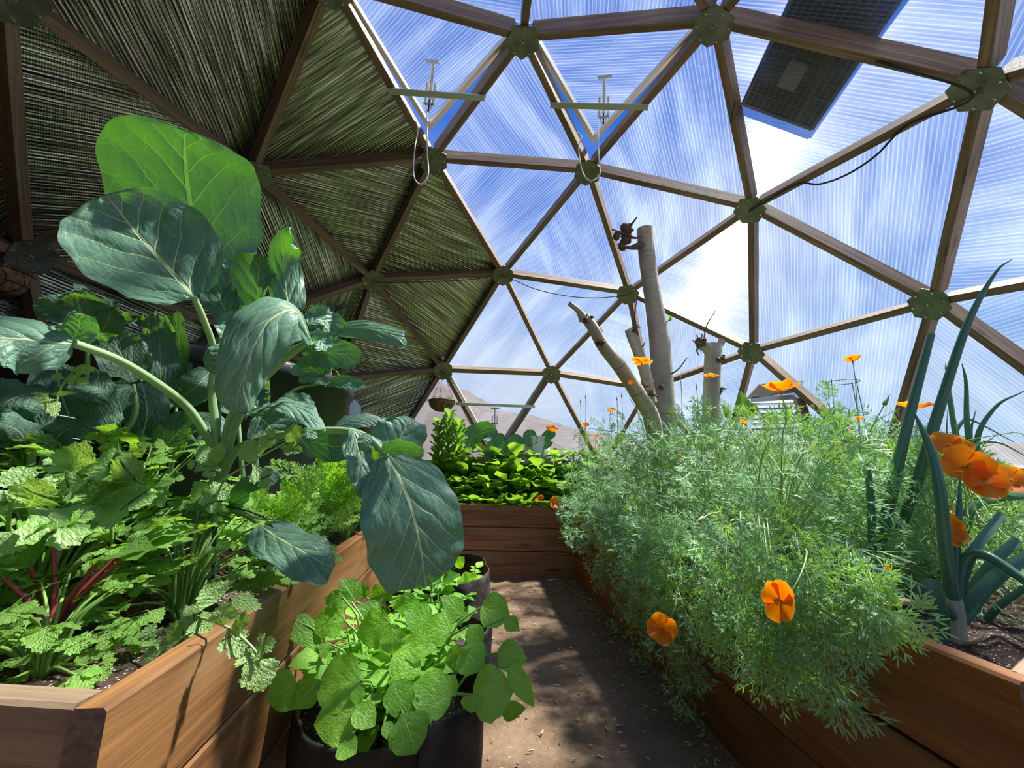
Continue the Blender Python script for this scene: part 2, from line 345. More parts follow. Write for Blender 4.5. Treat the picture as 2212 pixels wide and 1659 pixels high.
def panel_frame(t, rad):
    A, B, C = [hub(*h, rad) for h in t]; nn = nrm(np.cross(B - A, C - A))
    if nn @ (A - DOMEC) < 0: nn = -nn
    if t in CH:
        (x1, y1), (x2, y2) = CH[t]; out = []
        for q in ((x1, y1), (x2, y2)):
            d = ray(*q); out.append(CAM + d * (((A - CAM) @ nn) / (d @ nn)))
        ch = nrm(out[1] - out[0])
    else:
        ch = nrm(np.cross(nn, [0, 0, 1.0])); ch = nrm(np.cross(ch, nn)) if (hash(t) % 2) else ch
        ch = nrm(ch - nn * (ch @ nn))
    return A, B, C, nn, ch, np.cross(ch, nn)
def slab(g, P, nn, th, ch, ac, tint, o):
    P = [np.asarray(p) for p in P]; Q = [p + nn * th for p in P]; uvf = lambda p: ((p - o) @ ch, (p - o) @ ac)
    k = len(P); flip = np.cross(P[1] - P[0], P[2] - P[0]) @ nn > 0
    inner = list(range(k))[::-1] if flip else list(range(k)); g.add(P, [tuple(inner)], [uvf(p) for p in P], tint)
    g.add(Q, [tuple(inner[::-1])], [uvf(p) for p in Q], tint, 1)
    for i in range(k):
        j = (i + 1) % k; g.add([P[i], P[j], Q[j], Q[i]], np.array([[0, 1, 2, 3]]), [uvf(P[i])] * 4, tint, 1)
RO = RAD + 0.098
wi = 1; rngp = np.random.default_rng(3)
for t in TRI:
    A, B, C, nn, ch, ac = panel_frame(t, RO); g = G(); o0 = (A + B + C) / 3; tn = rngp.random()
    if t in VENT:
        if t[0] == (3, 4): hinge, tip, ang = (B, A), C, 2.0
        else:
            pts = dict(zip(t, (A, B, C)))
            if (1, 0) in t: hinge, tip = (pts[(0, 0)], pts[(1, 0)]), pts[(1, 1)]
            else: hinge, tip = (pts[(0, 0)], pts[(1, 3)]), pts[(1, 2)]
            ang = 11.0
        ax = nrm(hinge[1] - hinge[0]); R1 = np.array(Matrix.Rotation(math.radians(ang), 3, Vector(ax)))
        if (R1 @ (tip - hinge[0])) @ nn < 0: R1 = R1.T
        rot = lambda p: hinge[0] + R1 @ (p - hinge[0]) + nn * 0.008
        A2, B2, C2 = [rot(p + (o0 - p) * 0.035) for p in (A, B, C)]; n2 = R1 @ nn; c2 = R1 @ ch; a2 = R1 @ ac; oo = rot(o0)
        slab(g, [A2, B2, C2], n2, 0.012, c2, a2, tn, oo); win = g.build('window_%d' % wi, [M_GLAZE, M_SKIN], None, False); win['kind'] = 'structure'
        fg = G(); P = [A2, B2, C2]
        for i in range(3):
            a, b = P[i], P[(i + 1) % 3]; ctr = (A2 + B2 + C2) / 3; ai = a + (ctr - a) * 0.11; bi = b + (ctr - b) * 0.11
            lo = -n2 * 0.035; box8(fg, [a + lo, b + lo, bi + lo, ai + lo, a - n2 * 0.001, b - n2 * 0.001, bi - n2 * 0.001, ai - n2 * 0.001])
        fr = fg.build('window_frame', M_VENTFRAME, win, False)
        if ang > 5: VT = locals().get('VT', []); VT.append((t, P, n2)); 
    elif is_opaque(t):
        slab(g, [A, B, C], nn, 0.014, ch, ac, tn, o0); o = g.build('wall_insulation_panel', [M_FOIL, M_FOIL], None, False); o['kind'] = 'structure'; continue
    else:
        slab(g, [A, B, C], nn, 0.012, ch, ac, tn, o0); win = g.build('window_%d' % wi, [M_GLAZE, M_SKIN], None, False); win['kind'] = 'structure'
    wi += 1
# struts
for a, b in EDG:
    if a[0] == 4 and b[0] == 4 and abs(a[1] - b[1]) not in (1, 14): continue
    p, q = hub(*a), hub(*b); ax = nrm(q - p); p = p + ax * 0.045; q = q - ax * 0.045; r1 = nrm((p + q) / 2 - DOMEC); s = nrm(np.cross(ax, r1)); r1 = nrm(np.cross(s, ax)); 
    hw = 0.021; dep = 0.096; chord = RAD - np.linalg.norm((p + q) / 2 - DOMEC)
    g = G(); box8(g, [p - s * hw, q - s * hw, q + s * hw, p + s * hw, p - s * hw + r1 * dep, q - s * hw + r1 * dep, q + s * hw + r1 * dep, p + s * hw + r1 * dep], rngp.random())
    g.build('roof_beam', M_STRUT, None, False)['kind'] = 'structure'
# hub plates: folded polygon with bolts
def hub_plate(h):
    c = hub(*h, RAD - 0.018); r1 = nrm(c - DOMEC); nb = [nrm(hub(*x) - c) for x in _adj[h]]
    e1 = nrm(np.cross(r1, [0.3, 0.2, 1.0])); e2 = np.cross(r1, e1)
    an = sorted(math.atan2(v @ e2, v @ e1) for v in nb); ring = []
    k = len(an); rr = 0.108
    for i in range(k):
        a0, a1 = an[i], an[(i + 1) % k] + (2 * math.pi if i == k - 1 else 0); gap = a1 - a0
        for f in ((0.5,) if gap < 1.5 else (0.3, 0.7)): ring.append(a0 + gap * f)
    ring.sort(); V = []; K = len(ring)
    for lvl, (q, dz) in enumerate(((0.0, -0.004), (0.25, -0.006), (0.27, -0.003), (1.0, -0.007), (1.0, -0.004), (0.0, 0.003))):
        for th in ring: V.append(c + r1 * dz + rr * q * (math.cos(th) * e1 + math.sin(th) * e2))
    g = G(); F = [(l * K + i, l * K + (i + 1) % K, (l + 1) * K + (i + 1) % K, (l + 1) * K + i) for l in range(5) for i in range(K)]
    g.add(V, np.array(F)); o = g.build('roof_connector_plate', M_PLATE, None, False); o['kind'] = 'structure'
    g = G()
    for th in an + [None]:
        bc = c - r1 * 0.006 if th is None else c - r1 * 0.004 + 0.078 * (math.cos(th) * e1 + math.sin(th) * e2)
        tube(g, [bc + r1 * 0.002, bc - r1 * 0.009], [0.006, 0.005], 3, 6)
    part('bolts', g, M_BOLT, o)['kind'] = 'stuff'
for h in HUBS: hub_plate(h)
# foundation wall
for k in range(15):
    a, b = hub(4, k), hub(4, k + 1 if k < 14 else 0); ca = np.array([DOMEC[0], DOMEC[1], 0]); g = G()
    ax = nrm(b - a); az = math.degrees(math.atan2((a + b)[1] / 2 - DOMEC[1], (a + b)[0] / 2 - DOMEC[0])) % 360
    ou = nrm(np.array([((a + b) / 2)[0] - DOMEC[0], ((a + b) / 2)[1] - DOMEC[1], 0])); lo = lambda p: np.array([p[0], p[1], -0.05])
    ta, tb = a - np.array([0, 0, 0.03]), b - np.array([0, 0, 0.03])
    box8(g, [lo(ta), lo(tb), lo(tb) + ou * 0.09, lo(ta) + ou * 0.09, ta, tb, tb + ou * 0.09, ta + ou * 0.09])
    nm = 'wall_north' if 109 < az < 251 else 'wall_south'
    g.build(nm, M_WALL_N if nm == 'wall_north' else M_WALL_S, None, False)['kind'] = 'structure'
    g = G(); up = np.array([0, 0, 1.0]); box8(g, [ta - ou * 0.03, tb - ou * 0.03, tb + ou * 0.11, ta + ou * 0.11, ta - ou * 0.03 + up * 0.035, tb - ou * 0.03 + up * 0.035, tb + ou * 0.11 + up * 0.035, ta + ou * 0.11 + up * 0.035], rngp.random())
    g.build('trim_sill', M_STRUT, None, False)['kind'] = 'structure'

# ---------------------------------------------------------------- ground, floor, outside
def dirt_mat(name, dark, light, scale=1.0, speck=0.3):
    mt, nt, out = newmat(name); n = N(nt); tc = n.n('TexCoord').outputs['Object']
    a = n.noise(tc, 3.0 * scale, 5, 0.6); b_ = n.noise(tc, 45 * scale, 4, 0.7)
    vo = n.n('TexVoronoi', {'feature': 'F1'}, Scale=70 * scale); nt.links.new(tc, vo.inputs['Vector'])
    vc = n.n('SeparateColor', Color=vo.outputs['Color']).outputs[0]; sp = n.math('MULTIPLY', n.smooth(vc, 0.86, 0.9), n.math('SUBTRACT', 1.0, n.smooth(vo.outputs['Distance'], 0.2, 0.4)))
    f = n.math('ADD', n.math('MULTIPLY', a, 0.6), n.math('MULTIPLY', b_, 0.4))
    col = n.ramp(f, [(0.3, dark), (0.7, light)]); col = n.mix(n.math('MULTIPLY', sp, speck), col, (0.62, 0.5, 0.38))
    b = n.n('BsdfPrincipled', Roughness=0.92); b.inputs['Specular IOR Level'].default_value = 0.15; nt.links.new(col, b.inputs['Base Color'])
    h = n.math('ADD', n.math('MULTIPLY', b_, 0.7), n.math('MULTIPLY', a, 0.5)); h = n.math('ADD', h, n.math('MULTIPLY', sp, 0.4))
    nt.links.new(n.bump(h, 0.7, 0.01), b.inputs['Normal']); nt.links.new(b.outputs[0], out.inputs[0]); return mt
M_DIRT = dirt_mat('trodden dirt', (0.12, 0.075, 0.045), (0.30, 0.205, 0.135))
def floor():
    g = G(); n = 70; xs = np.linspace(-3.1, 3.1, n); rr = np.random.default_rng(5); Z = rr.normal(size=(n, n)) * 0.0035
    V = []
    for i in range(n):
        for j in range(n):
            x, y = xs[i], xs[j]; r = max(abs(x), abs(y)); l = math.hypot(x, y) + 1e-9; s = r / l if l > 0 else 1
            V.append((DOMEC[0] + x * s * 0.94, DOMEC[1] + y * s * 0.94, Z[i, j] + 0.004 * math.sin(x * 3) * math.cos(y * 4) - 0.004))
    F = [(i * n + j, (i + 1) * n + j, (i + 1) * n + j + 1, i * n + j + 1) for i in range(n - 1) for j in range(n - 1)]
    g.add(V, np.array(F)); g.build('floor', M_DIRT)['kind'] = 'structure'
floor()
M_GROUND = dirt_mat('dry grassland', (0.06, 0.055, 0.03), (0.13, 0.10, 0.07), 0.05, 0.1)
g = G(); K = 48
V = [(DOMEC[0] + r * math.cos(2 * math.pi * k / K), DOMEC[1] + r * math.sin(2 * math.pi * k / K), -0.12) for r in (2.5, 12, 80, 900) for k in range(K)]
F = [(l * K + k, (l + 1) * K + k, (l + 1) * K + (k + 1) % K, l * K + (k + 1) % K) for l in range(3) for k in range(K)]
g.add(V, np.array(F)); g.build('ground_outside', M_GROUND)['kind'] = 'structure'
M_HILL = plain('dry hillside', (0.135, 0.10, 0.085), 0.9, noise=0.3, nscale=0.03, spec=0.1)
def hills():
    g = G(); nx = 90; ny = 14; V = []; rr = np.random.default_rng(11)
    ph = rr.random(12) * 6.28
    for j in range(ny):
        d = 420 + j * 28
        for i in range(nx):
            a = math.radians(150 - i * 160 / (nx - 1)); px = 1106 + 891 * math.tan(max(-1.35, min(1.35, math.pi / 2 - a)))
            # ridge profile by bearing
            pr = np.interp(math.degrees(a), [-10, 20, 40, 50, 60, 75, 84, 90, 96, 101, 112, 130, 150], [26, 30, 42, 50, 52, 50, 78, 102, 128, 142, 146, 110, 80])
            w = math.sin(min(1, j / (ny - 3)) * math.pi / 2) if j < ny - 2 else 0.8
            z = pr * w * (1 + 0.05 * math.sin(i * 0.5 + ph[0]) + 0.04 * math.sin(i * 1.3 + j + ph[1])) + 3 * math.sin(i * 2.1 + j * 1.7)
            V.append((d * math.cos(a), d * math.sin(a), z - 4 if j else -6))
    F = [(j * nx + i, j * nx + i + 1, (j + 1) * nx + i + 1, (j + 1) * nx + i) for j in range(ny - 1) for i in range(nx - 1)]
    g.add(V, np.array(F)); g.build('hills', M_HILL)['kind'] = 'structure'
hills()
# ---------------------------------------------------------------- raised beds
BH = 0.56; PT = 0.042
M_PLANK_L = wood('warm cedar plank', (0.085, 0.036, 0.013), (0.285, 0.135, 0.052), 0.5, 34, 0.3, True, blotch=(0.24, 0.13, 0.06), bumps=0.4)
M_PLANK_E = wood('greyed end plank', (0.15, 0.095, 0.06), (0.36, 0.255, 0.165), 0.6, 26, 0.2, False, bumps=0.5)
M_PLANK_R = wood('red brown cedar plank', (0.10, 0.035, 0.012), (0.34, 0.14, 0.045), 0.42, 30, 0.4, True, blotch=(0.20, 0.11, 0.05), bumps=0.4)
M_PLANK_B = wood('weathered cedar plank', (0.13, 0.065, 0.035), (0.42, 0.21, 0.11), 0.55, 30, 0.3, True, blotch=(0.24, 0.17, 0.12))
M_ENDGRAIN = plain('end grain', (0.20, 0.13, 0.095), 0.8, noise=0.4, nscale=90, bump=0.4)
def plank_side(name_parent, A, B, mat, inward, seed=0, n=3, hh=BH, th=PT):
    """stack of planks from A to B (floor points); inward = unit vector towards the soil"""
    rr = np.random.default_rng(seed); A = np.array([A[0], A[1], 0.0]); B = np.array([B[0], B[1], 0.0]); iw = np.array([inward[0], inward[1], 0.0]); up = np.array([0, 0, 1.0])
    for i in range(n):
        z0 = hh * i / n + (0.002 if i else -0.03); z1 = hh * (i + 1) / n - 0.003; g = G(); j = rr.normal() * 0.0015
        c = 0.005; ax = nrm(B - A); P = []
        a, b = A - iw * j, B - iw * j; tn = rr.random()
        # chamfered cross-section swept along the plank
        sec = [(0, z0 + c), (c, z0), (th - c, z0), (th, z0 + c), (th, z1 - c), (th - c, z1), (c, z1), (0, z1 - c)]
        L = np.linalg.norm(b - a); per = [0]
        for q in range(8): per.append(per[-1] + math.dist(sec[q], sec[(q + 1) % 8]))
        for q in range(8):
            s0, s1 = sec[q], sec[(q + 1) % 8]
            V = [a + iw * s0[0] + up * s0[1], b + iw * s0[0] + up * s0[1], b + iw * s1[0] + up * s1[1], a + iw * s1[0] + up * s1[1]]
            g.add(V, np.array([[0, 1, 2, 3]]), [(0, per[q]), (L, per[q]), (L, per[q + 1]), (0, per[q + 1])], tn)
        for e, o in ((a, 1), (b, -1)):
            V = [e + iw * s[0] + up * s[1] for s in sec]; g.add(V, [tuple(range(8)) if o == 1 else tuple(range(8))[::-1]], None, tn, 1)
        part('plank', g, [mat, M_ENDGRAIN], name_parent, False)
def perp(A, B, toward):
    d = nrm(np.array([B[0] - A[0], B[1] - A[1]])); p = np.array([-d[1], d[0]]); return p if p @ (np.array(toward) - np.array(A[:2])) > 0 else -p
FL0 = np.array([-0.497, 0.586]); FL1 = np.array([-0.822, 3.585]); FR0 = np.array([0.775, 0.70]); FR1 = np.array([0.533, 3.585])
bed_l = thing('raised_bed', 'long cedar plank raised bed holding collards and celery', 'planter', (-0.9, 1.8, 0))
plank_side(bed_l, FL0, FL1, M_PLANK_L, perp(FL0, FL1, (-2, 2)), 1)
E0 = FL0 + np.array([-0.045, 0.006]); E1 = np.array([-1.55, 0.66]); plank_side(bed_l, E0, E1, M_PLANK_E, perp(E0, E1, (-1, 3)), 2)
bed_b = thing('raised_bed', 'plank raised bed across the end of the dirt path with lettuce', 'planter', (-0.15, 4.0, 0))
plank_side(bed_b, (-0.822 , 3.587), (0.533 , 3.587), M_PLANK_B, (0, 1), 9)
bed_r = thing('raised_bed', 'red brown plank raised bed under the orange poppies', 'planter', (1.2, 2.0, 0))
plank_side(bed_r, FR0, FR1, M_PLANK_R, perp(FR0, FR1, (2, 2)), 4)
ER0 = FR0 + np.array([0.012, 0.004]); ER1 = FR0 + np.array([0.863, 0.505]) * 1.75; plank_side(bed_r, ER0 + np.array([0.038, -0.0]), ER1, M_PLANK_E, perp(ER0, ER1, (1, 3)), 5)
g0, g1 = (2.62, 1.75), (2.35, 3.05); plank_side(bed_r, g0, g1, M_PLANK_R, (1, 0), 6, hh=0.62)
def soil_mat():
    mt, nt, out = newmat('potting soil with perlite'); n = N(nt); tc = n.n('TexCoord').outputs['Object']
    a = n.noise(tc, 60, 5, 0.7); vo = n.n('TexVoronoi', {'feature': 'F1'}, Scale=150); nt.links.new(tc, vo.inputs['Vector'])
    vc = n.n('SeparateColor', Color=vo.outputs['Color']).outputs[0]; sp = n.math('MULTIPLY', n.smooth(vc, 0.66, 0.7), n.math('SUBTRACT', 1.0, n.smooth(vo.outputs['Distance'], 0.28, 0.42)))
    col = n.ramp(a, [(0.35, (0.022, 0.012, 0.008)), (0.6, (0.085, 0.04, 0.028)), (0.75, (0.16, 0.085, 0.055))]); col = n.mix(sp, col, (0.72, 0.68, 0.6))
    b = n.n('BsdfPrincipled', Roughness=0.95); nt.links.new(col, b.inputs['Base Color']); h = n.math('ADD', a, n.math('MULTIPLY', sp, 0.8))
    nt.links.new(n.bump(h, 0.9, 0.012), b.inputs['Normal']); nt.links.new(b.outputs[0], out.inputs[0]); return mt
M_SOIL = soil_mat()
def soil(poly, z, label, bed):
    poly = [np.array(p, float) for p in poly]; c = sum(poly) / len(poly); g = G(); K = len(poly); rr = np.random.default_rng(2)
    # dense rings so that the surface can be lumpy
    fine = []
    for i in range(K):
        a, b = poly[i], poly[(i + 1) % K]; m_ = max(1, int(np.linalg.norm(b - a) / 0.06))
        fine += [a + (b - a) * q / m_ for q in range(m_)]
    K = len(fine); R_ = 22; V = []
    for l in range(R_ + 1):
        for p in fine:
            q = c + (p - c) * (l / R_); V.append((q[0], q[1], z + (rr.normal() * 0.006 if l < R_ else -0.012)))
    for p in fine: V.append((p[0], p[1], 0.02))
    F = [(l * K + i, (l + 1) * K + i, (l + 1) * K + (i + 1) % K, l * K + (i + 1) % K) for l in range(R_ + 1) for i in range(K)]
    g.add(V, np.array(F)); o = part('soil', g, M_SOIL, bed); o['kind'] = 'stuff'; o['label'] = label; return o
soil([(-0.56, 0.65), (-0.87, 3.55), (-1.7, 3.75), (-1.75, 3.3), (-1.3, 3.13), (-1.0, 2.72), (-0.915, 2.3), (-1.0, 1.93), (-1.3, 1.47), (-1.5, 1.3), (-1.5, 0.74)], 0.5, 'dark soil with white perlite', bed_l)
soil([(-0.86, 3.65), (0.55, 3.65), (1.3, 4.1), (1.0, 4.45), (-0.15, 4.68), (-1.3, 4.35), (-1.5, 3.85)], 0.5, 'dark soil', bed_b)
soil([(0.84, 0.80), (0.59, 3.6), (1.35, 4.05), (2.1, 3.5), (2.28, 3.05), (2.58, 1.75), (1.72, 1.3)], 0.5, 'reddish soil with white perlite', bed_r)
# pebbles and wood chips on the path
M_STONE = plain('path pebble', (0.42, 0.34, 0.27), 0.8, noise=0.4, nscale=40); M_CHIP = plain('pale wood chip', (0.66, 0.50, 0.33), 0.8, noise=0.3, nscale=60)
rr = np.random.default_rng(21)
def litter(n, name, label, mat, kind):
    g = G()
    for i in range(n):
        y = rr.uniform(0.75, 3.5); xr = 0.53 + (3.585 - y) * 0.084; 
        x = rr.uniform(-0.05 - 0.1 * y, xr - 0.01) if rr.random() < 0.6 else xr - abs(rr.normal()) * 0.07 - 0.012
        s = rr.uniform(0.002, 0.0055) if kind else rr.uniform(0.002, 0.006)
        if kind: ball(g, (x, y, s * 0.5), s, (1, rr.uniform(0.6, 1), 0.7), 6, 4, 0.15, i)
        else: boxc(g, (x, y, 0.003), rr.uniform(0.006, 0.022), s, 0.0025, np.array(Matrix.Rotation(rr.uniform(0, 6.3), 3, 'Z')))
    tag(g.build(name, mat), label, name.replace('_', ' '), kind='stuff')
litter(520, 'gravel', 'small pebbles scattered over the dirt path', M_STONE, 1)
litter(420, 'wood_chips', 'pale wood chips and bits littering the dirt path', M_CHIP, 0)
# ---------------------------------------------------------------- leaves
def leaf_mat(name, face, trans, vein, mid=0.04, lat=9.0, latw=0.10, curve=0.45, net=0.35, rough=0.45, spec=0.4, tl=0.4, var=0.35, bump=0.5, dark=None, netscale=11.0, spots=0.0, lb=0.12):
    mt, nt, out = newmat(name); n = N(nt); uv = n.n('UVMap').outputs[0]; tint = n.n('Attribute', {'attribute_name': 'tint'}).outputs['Fac']
    s = n.n('SeparateXYZ', Vector=uv); x, y = s.outputs['X'], s.outputs['Y']; ax = n.math('ABSOLUTE', x)
    w = n.noise(n.mapping(uv, (1.6, 2.6, 1)), 1.0, 2); wv = n.math('MULTIPLY', n.math('SUBTRACT', w, 0.5), 0.16)
    width = n.math('ADD', n.math('MULTIPLY', n.math('SUBTRACT', 1.0, y), mid), mid * 0.22)
    mr = n.math('SUBTRACT', 1.0, n.smooth(n.math('DIVIDE', ax, width), 0.55, 1.1))
    sgn = n.math('GREATER_THAN', x, 0.0)
    q = n.math('SUBTRACT', n.math('ADD', y, wv), n.math('MULTIPLY', n.math('POWER', ax, 0.85), curve)); q = n.math('ADD', n.math('MULTIPLY', q, lat), n.math('MULTIPLY', sgn, 0.47))
    fr = n.math('ABSOLUTE', n.math('SUBTRACT', n.math('FRACT', q), 0.5)); lw = n.math('MULTIPLY', n.math('SUBTRACT', 1.08, ax), latw)
    lv = n.math('SUBTRACT', 1.0, n.smooth(n.math('DIVIDE', fr, n.math('ADD', lw, 0.004)), 0.35, 1.0))
    lv = n.math('MULTIPLY', lv, n.smooth(n.math('SUBTRACT', 1.02, ax), 0.0, 0.35))
    vo = n.n('TexVoronoi', {'feature': 'DISTANCE_TO_EDGE'}, Scale=netscale); wu = n.n('VectorMath', {'operation': 'ADD'}, i0=n.mapping(uv, (0.5, 1, 1)), i1=n.n('CombineXYZ', X=tint, Y=wv).outputs[0]).outputs[0]
    nt.links.new(wu, vo.inputs['Vector']); nv = n.math('MULTIPLY', n.math('SUBTRACT', 1.0, n.smooth(vo.outputs['Distance'], 0.006, 0.035)), net)
    veins = n.math('MAXIMUM', n.math('MAXIMUM', mr, n.math('MULTIPLY', lv, 0.85)), nv)
    big = n.noise(n.n('VectorMath', {'operation': 'ADD'}, i0=uv, i1=n.n('CombineXYZ', X=n.math('MULTIPLY', tint, 37.0)).outputs[0]).outputs[0], 2.2, 3)
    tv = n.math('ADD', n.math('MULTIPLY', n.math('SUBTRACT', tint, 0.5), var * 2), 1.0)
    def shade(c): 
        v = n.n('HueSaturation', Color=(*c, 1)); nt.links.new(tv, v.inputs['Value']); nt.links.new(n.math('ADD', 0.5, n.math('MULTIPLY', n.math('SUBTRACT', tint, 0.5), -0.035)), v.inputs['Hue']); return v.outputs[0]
    fc = n.mix(n.smooth(big, 0.3, 0.75), shade(face), shade(dark or tuple(q_ * 0.72 for q_ in face)))
    fc = n.mix(veins, fc, vein); tc = n.mix(veins, shade(trans), tuple(min(1, q_ * 1.5) for q_ in trans))
    if spots:
        sv = n.noise(uv, 26, 2); fc = n.mix(n.math('MULTIPLY', n.smooth(sv, 0.66, 0.72), spots), fc, (0.75, 0.72, 0.5))
    h = n.math('ADD', n.math('MULTIPLY', n.math('MAXIMUM', mr, lv), -0.8), n.math('MULTIPLY', n.noise(uv, 9, 2), 0.8)); h = n.math('ADD', h, n.math('MULTIPLY', n.smooth(vo.outputs['Distance'], 0.0, 0.2), 0.12)); h = n.math('ADD', h, n.math('MULTIPLY', n.smooth(fr, 0.0, 0.4), lb))
    bn = n.bump(h, bump, 0.006)
    b = n.n('BsdfPrincipled', Roughness=rough); b.inputs['Specular IOR Level'].default_value = spec; nt.links.new(fc, b.inputs['Base Color']); nt.links.new(bn, b.inputs['Normal'])
    t = n.n('BsdfTranslucent'); nt.links.new(tc, t.inputs[0]); nt.links.new(bn, t.inputs['Normal'])
    mx = n.n('MixShader', Fac=tl, i1=b.outputs[0], i2=t.outputs[0]); nt.links.new(mx.outputs[0], out.inputs[0]); return mt
M_COLLARD = leaf_mat('collard leaf', (0.19, 0.36, 0.265), (0.075, 0.26, 0.01), (0.66, 0.78, 0.42), 0.046, 5.5, 0.06, 0.42, 0.2, 0.42, 0.5, 0.36, 0.25, 0.55, (0.14, 0.30, 0.20), 8, lb=0.55)
M_BROC = leaf_mat('broccoli leaf', (0.13, 0.27, 0.19), (0.18, 0.40, 0.04), (0.5, 0.62, 0.42), 0.06, 8.0, 0.07, 0.5, 0.25, 0.5, 0.4, 0.34, 0.35, 1.0, (0.07, 0.17, 0.11), 16)
M_CELERY = leaf_mat('celery leaf', (0.24, 0.47, 0.09), (0.34, 0.62, 0.03), (0.42, 0.60, 0.20), 0.05, 5.0, 0.10, 0.7, 0.35, 0.36, 0.5, 0.42, 0.5, 0.8, (0.15, 0.35, 0.06), 14)
M_CELERYW = leaf_mat('pale mottled celery leaf', (0.30, 0.50, 0.17), (0.34, 0.55, 0.06), (0.38, 0.56, 0.22), 0.05, 5.0, 0.07, 0.7, 0.1, 0.36, 0.6, 0.38, 0.4, 0.7, (0.22, 0.42, 0.12), 12, 0.35)
M_POTATO = leaf_mat('potato leaf', (0.25, 0.54, 0.06), (0.38, 0.72, 0.02), (0.36, 0.62, 0.16), 0.045, 4.0, 0.05, 0.55, 0.12, 0.36, 0.5, 0.42, 0.4, 0.45, (0.18, 0.45, 0.04), 14)
M_LETTUCE = leaf_mat('lettuce leaf', (0.25, 0.46, 0.07), (0.30, 0.52, 0.03), (0.5, 0.68, 0.22), 0.07, 6.0, 0.08, 0.5, 0.3, 0.42, 0.4, 0.42, 0.5, 0.8, (0.14, 0.38, 0.03), 12)
M_POPPY = leaf_mat('poppy foliage', (0.22, 0.38, 0.14), (0.30, 0.54, 0.05), (0.25, 0.45, 0.22), 0.0, 2.0, 0.0, 0.3, 0.0, 0.55, 0.25, 0.25, 0.9, 0.0, (0.10, 0.27, 0.07))
M_CARROT = leaf_mat('carrot frond', (0.21, 0.44, 0.045), (0.30, 0.56, 0.02), (0.3, 0.5, 0.1), 0.0, 2.0, 0.0, 0.3, 0.0, 0.5, 0.35, 0.4, 0.9, 0.0, (0.12, 0.34, 0.03))
def stem_mat(name, c1, c2, rough=0.45):
    mt, nt, out = newmat(name); n = N(nt); uv = n.n('UVMap').outputs[0]; f = n.noise(n.mapping(uv, (14, 2, 1)), 1.0, 3); tint = n.n('Attribute', {'attribute_name': 'tint'}).outputs['Fac']
    b = n.n('BsdfPrincipled', Roughness=rough); nt.links.new(n.mix(n.math('ADD', n.smooth(f, 0.35, 0.7), n.math('SUBTRACT', tint, 0.5), clamp=True), c1, c2), b.inputs['Base Color']); nt.links.new(n.bump(f, 0.2, 0.003), b.inputs['Normal'])
    t = n.n('BsdfTranslucent', Color=(*[min(1, q * 1.2) for q in c2], 1)); mx = n.n('MixShader', Fac=0.15, i1=b.outputs[0], i2=t.outputs[0]); nt.links.new(mx.outputs[0], out.inputs[0]); return mt
M_STEM = stem_mat('pale green stem', (0.22, 0.38, 0.16), (0.42, 0.55, 0.27)); M_STEMD = stem_mat('leaf stalk green', (0.16, 0.34, 0.06), (0.30, 0.48, 0.12))
M_STEMR = stem_mat('crimson chard stalk', (0.28, 0.03, 0.05), (0.45, 0.10, 0.10)); M_STEMP = stem_mat('poppy stalk', (0.20, 0.36, 0.12), (0.42, 0.55, 0.22))
M_ONION = stem_mat('blue green leek leaf', (0.055, 0.19, 0.115), (0.15, 0.33, 0.22), 0.35); M_LEEKW = stem_mat('white leek shank', (0.55, 0.62, 0.40), (0.78, 0.80, 0.62)); M_DRY = stem_mat('dry straw leaf', (0.55, 0.38, 0.16), (0.80, 0.70, 0.42))

